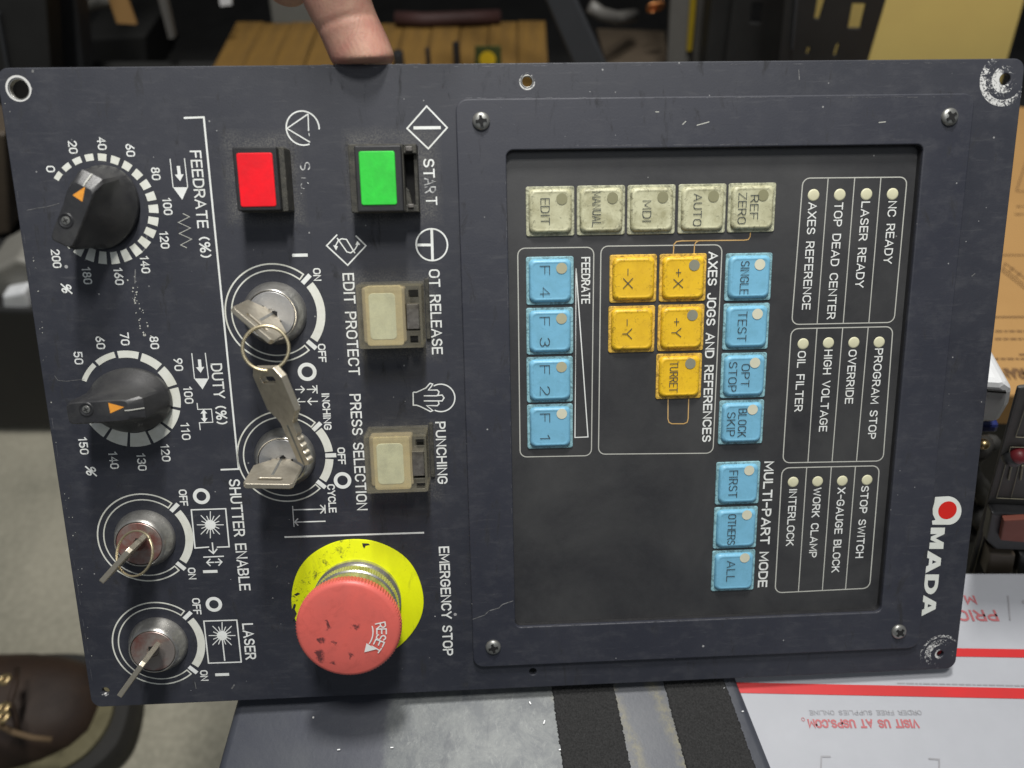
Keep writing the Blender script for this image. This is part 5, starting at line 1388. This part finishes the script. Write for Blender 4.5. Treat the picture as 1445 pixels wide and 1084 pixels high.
# strip of grey and yellow profile, and clutter in the dark bay
t = thing('profile_strip', 'upright grey strip with a yellow edge standing left of the slotted uprights', 'strip')
slab('grey_strip', stretch([(948, -40), (975, -40), (972, 130), (940, 130)], -300, 215), SY-.06, .01, M['strip_grey'], t); slab('yellow_edge', stretch([(977, -40), (986, -40), (976, 72), (969, 72)], -300, 72), SY-.064, .008, M['strip_yellow'], t)
slab('dark_edge', stretch([(987, -40), (1003, -40), (988, 130), (974, 130)], -300, 215), SY-.055, .01, M['old'], t)
o = lay('brown_carton_flap', [(842, 40), (938, 44), (945, 130), (866, 130)], DZ+.07, .004, M['tankey']); tag(o, 'open brown carton flap in the dark bay right of the diagonal brace', 'carton flap')
bm = bmesh.new(); q = onY(925, 12, SY+.02); pts = [q + Vector((.0045*math.cos(i*.7)+.0004*i-.006, .002*i/10, .0045*math.sin(i*.7))) for i in range(30)]
tube_bm(bm, pts, .0012, 6); o = from_bm('copper_coil', bm, M['copper'], None, scale=1, smooth=True); tag(o, 'tiny copper coil glowing in the dark bay', 'coil')
bm = bmesh.new(); tube_bm(bm, [onY(832, 8, SY), onY(848, 20, SY), onY(870, 26, SY+.02), onY(895, 22, SY+.05)], .007, 10); o = from_bm('grey_hose', bm, M['strip_grey'], None, scale=1, smooth=True); tag(o, 'short grey hose end in the dark bay beside the brace', 'hose')
# left bay clutter
o = slab('cardboard_scrap', [(146, -20), (172, -20), (192, 35), (165, 33)], SY-.02, .004, M['card']); tag(o, 'torn tan cardboard scrap hanging in the dark bay at upper left', 'cardboard scrap')
o = slab('wood_strip', [(218, -20), (230, -20), (246, 54), (238, 55)], SY-.04, .008, M['strip_grey']); tag(o, 'thin greyish stick leaning in the dark bay right of the cardboard scrap', 'stick')
o = slab('white_tag', [(306, -20), (326, -20), (327, 7), (311, 9)], SY, .002, M['white_pl']); tag(o, 'small white paper tag hanging above the crate, at the top edge', 'tag')
bm = bmesh.new(); tube_bm(bm, [onY(108, 14, SY-.01), onY(128, 6, SY-.01), onY(150, 2, SY), onY(165, -8, SY)], .006, 10); o = from_bm('clear_film', bm, M['grey_white'], None, scale=1, smooth=True); tag(o, 'crumpled roll of pale film beside the left upright', 'film roll')
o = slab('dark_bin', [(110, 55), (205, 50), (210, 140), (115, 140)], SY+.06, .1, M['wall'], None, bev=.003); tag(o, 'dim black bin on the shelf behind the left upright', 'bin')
# left side, under the shelf: pallets of black crates above the floor line
FY = onZ(60, 612, 0).y
o = slab('black_crate', [(-300, 432), (420, 445), (420, 604), (-300, 604)], FY, .22, M['steel_black'], None, bev=.004); tag(o, 'black plastic crate standing on the concrete at the left edge', 'crate')
zt = o.data.vertices[0].co.z
o = slab('grey_jug', [(-30, 392), (22, 366), (44, 372), (46, 428), (-30, 438)], FY+.02, .06, M['grey_white'], None, bev=.004); tag(o, 'pale grey plastic jug lying on the black crate at the left edge', 'jug')
o = slab('white_rag', [(2, 418), (34, 412), (40, 424), (44, 436), (4, 440)], FY+.004, .016, M['white_pl'], None, bev=.003); tag(o, 'white crumpled rag in front of the grey jug', 'rag')
o = slab('brown_carton', [(-60, 178), (6, 190), (14, 330), (-60, 345)], FY+.10, .1, M['tankey'], None, bev=.003); tag(o, 'brown carton in the dark under the shelf at the left edge', 'carton')
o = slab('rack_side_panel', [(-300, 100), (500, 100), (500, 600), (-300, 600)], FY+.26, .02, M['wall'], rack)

# ==================================================================== BOOT
tip = onZ(196, 1020, .0); 
ax = (onZ(196, 1000, 0)-onZ(-60, 1030, 0)); ax.z = 0; ax.normalize(); sd = Vector((-ax.y, ax.x, 0))
bt = thing('boot', 'dark brown leather boot with tan welt and brass eyelets on the concrete', 'boot')
prof_w = [(0, .012), (.008, .028), (.022, .040), (.045, .0485), (.08, .053), (.12, .051), (.16, .046), (.21, .040), (.27, .036), (.30, .026), (.307, .01)]
def outline_ring(off, z, xo=0.0):
    L_, R_ = [], []
    for s_, w_ in prof_w:
        s2 = s_ + (off if s_ > .2 else -off*max(0, 1-s_/.03)); p = tip - ax*(s2+.004)
        L_.append(p + sd*(w_+off)); R_.append(p - sd*(w_+off)*1.0)
    return [Vector((q.x, q.y, z)) for q in L_ + R_[::-1]]
def smoothed(pts, it=2):
    for _ in range(it):
        n_ = len(pts); o_ = []
        for i in range(n_): a, b = pts[i], pts[(i+1) % n_]; o_ += [a*.75+b*.25, a*.25+b*.75]
        pts = o_
    return pts
def loft(name, rings, m_, par, cap_top=True):
    bm = bmesh.new(); rv = [[bm.verts.new(p) for p in smoothed(r)] for r in rings]
    for a, b in zip(rv, rv[1:]):
        for i in range(len(a)): bm.faces.new((a[i], a[(i+1) % len(a)], b[(i+1) % len(a)], b[i]))
    bm.faces.new(rv[0][::-1])
    if cap_top: bm.faces.new(rv[-1])
    return from_bm(name, bm, m_, par, scale=1, sharp=50)
loft('sole', [outline_ring(.004, .0), outline_ring(.008, .004), outline_ring(.009, .022), outline_ring(.006, .030)], M['rubber'], bt)
loft('welt', [outline_ring(-.010, .0295), outline_ring(-.005, .0302), outline_ring(-.005, .0345), outline_ring(-.012, .0360)], M['welt'], bt)
bm = bmesh.new(); rv = []
secs = [(.014, .008, .036), (.018, .021, .045), (.030, .030, .056), (.050, .037, .064), (.075, .041, .070), (.10, .042, .077), (.125, .043, .090), (.155, .041, .108), (.185, .038, .135), (.22, .037, .16), (.28, .034, .17), (.295, .02, .16)]
for s_, w_, h_ in secs:
    r_ = []
    for j in range(17):
        t_ = math.pi*j/16; c_, sn_ = math.cos(t_), math.sin(t_)
        p = tip - ax*(s_+.006) + sd*(.009 + 1.12*w_*(abs(c_)**.75)*(1 if c_ > 0 else -1)); p.z = .028 + (h_-.028)*(sn_**.8 if sn_ > 0 else 0); r_.append(bm.verts.new(p))
    rv.append(r_)
for a, b in zip(rv, rv[1:]):
    for j in range(16): bm.faces.new((a[j], a[j+1], b[j+1], b[j]))
bm.faces.new(rv[0]); bm.faces.new(rv[-1][::-1])
bmesh.ops.subdivide_edges(bm, edges=bm.edges[:], cuts=1, use_grid_fill=True, smooth=.6)
up = from_bm('upper', bm, M['leather'], bt, scale=1, smooth=True)
def on_boot(px, py, z): return onZ(px, py, z)
bm = bmesh.new(); tube_bm(bm, [on_boot(24, 944, .100), on_boot(22, 965, .105), on_boot(14, 990, .103), on_boot(22, 1015, .096), on_boot(26, 1040, .083)], .0022, 8); from_bm('seam', bm, M['leather'], bt, scale=1, smooth=True)
bm = bmesh.new(); tube_bm(bm, [on_boot(-20, 1010, .108), on_boot(2, 1025, .100), on_boot(20, 1034, .093), on_boot(45, 1041, .085), on_boot(73, 1044, .079)], .0022, 8); from_bm('boot_lace', bm, M['lace'], bt, scale=1, smooth=True)
for px, py in ((6, 999), (5, 1012), (7, 959)):
    p = on_boot(px, py, .113); bm = bmesh.new(); lathe_bm(bm, [(1.6, 0), (1.8, 1.6), (3.4, 2.0), (4.2, 1.0), (4.4, 0)], 0, 0, 18); o = from_bm('eyelet', bm, M['brass'], bt, smooth=True); o.location = p
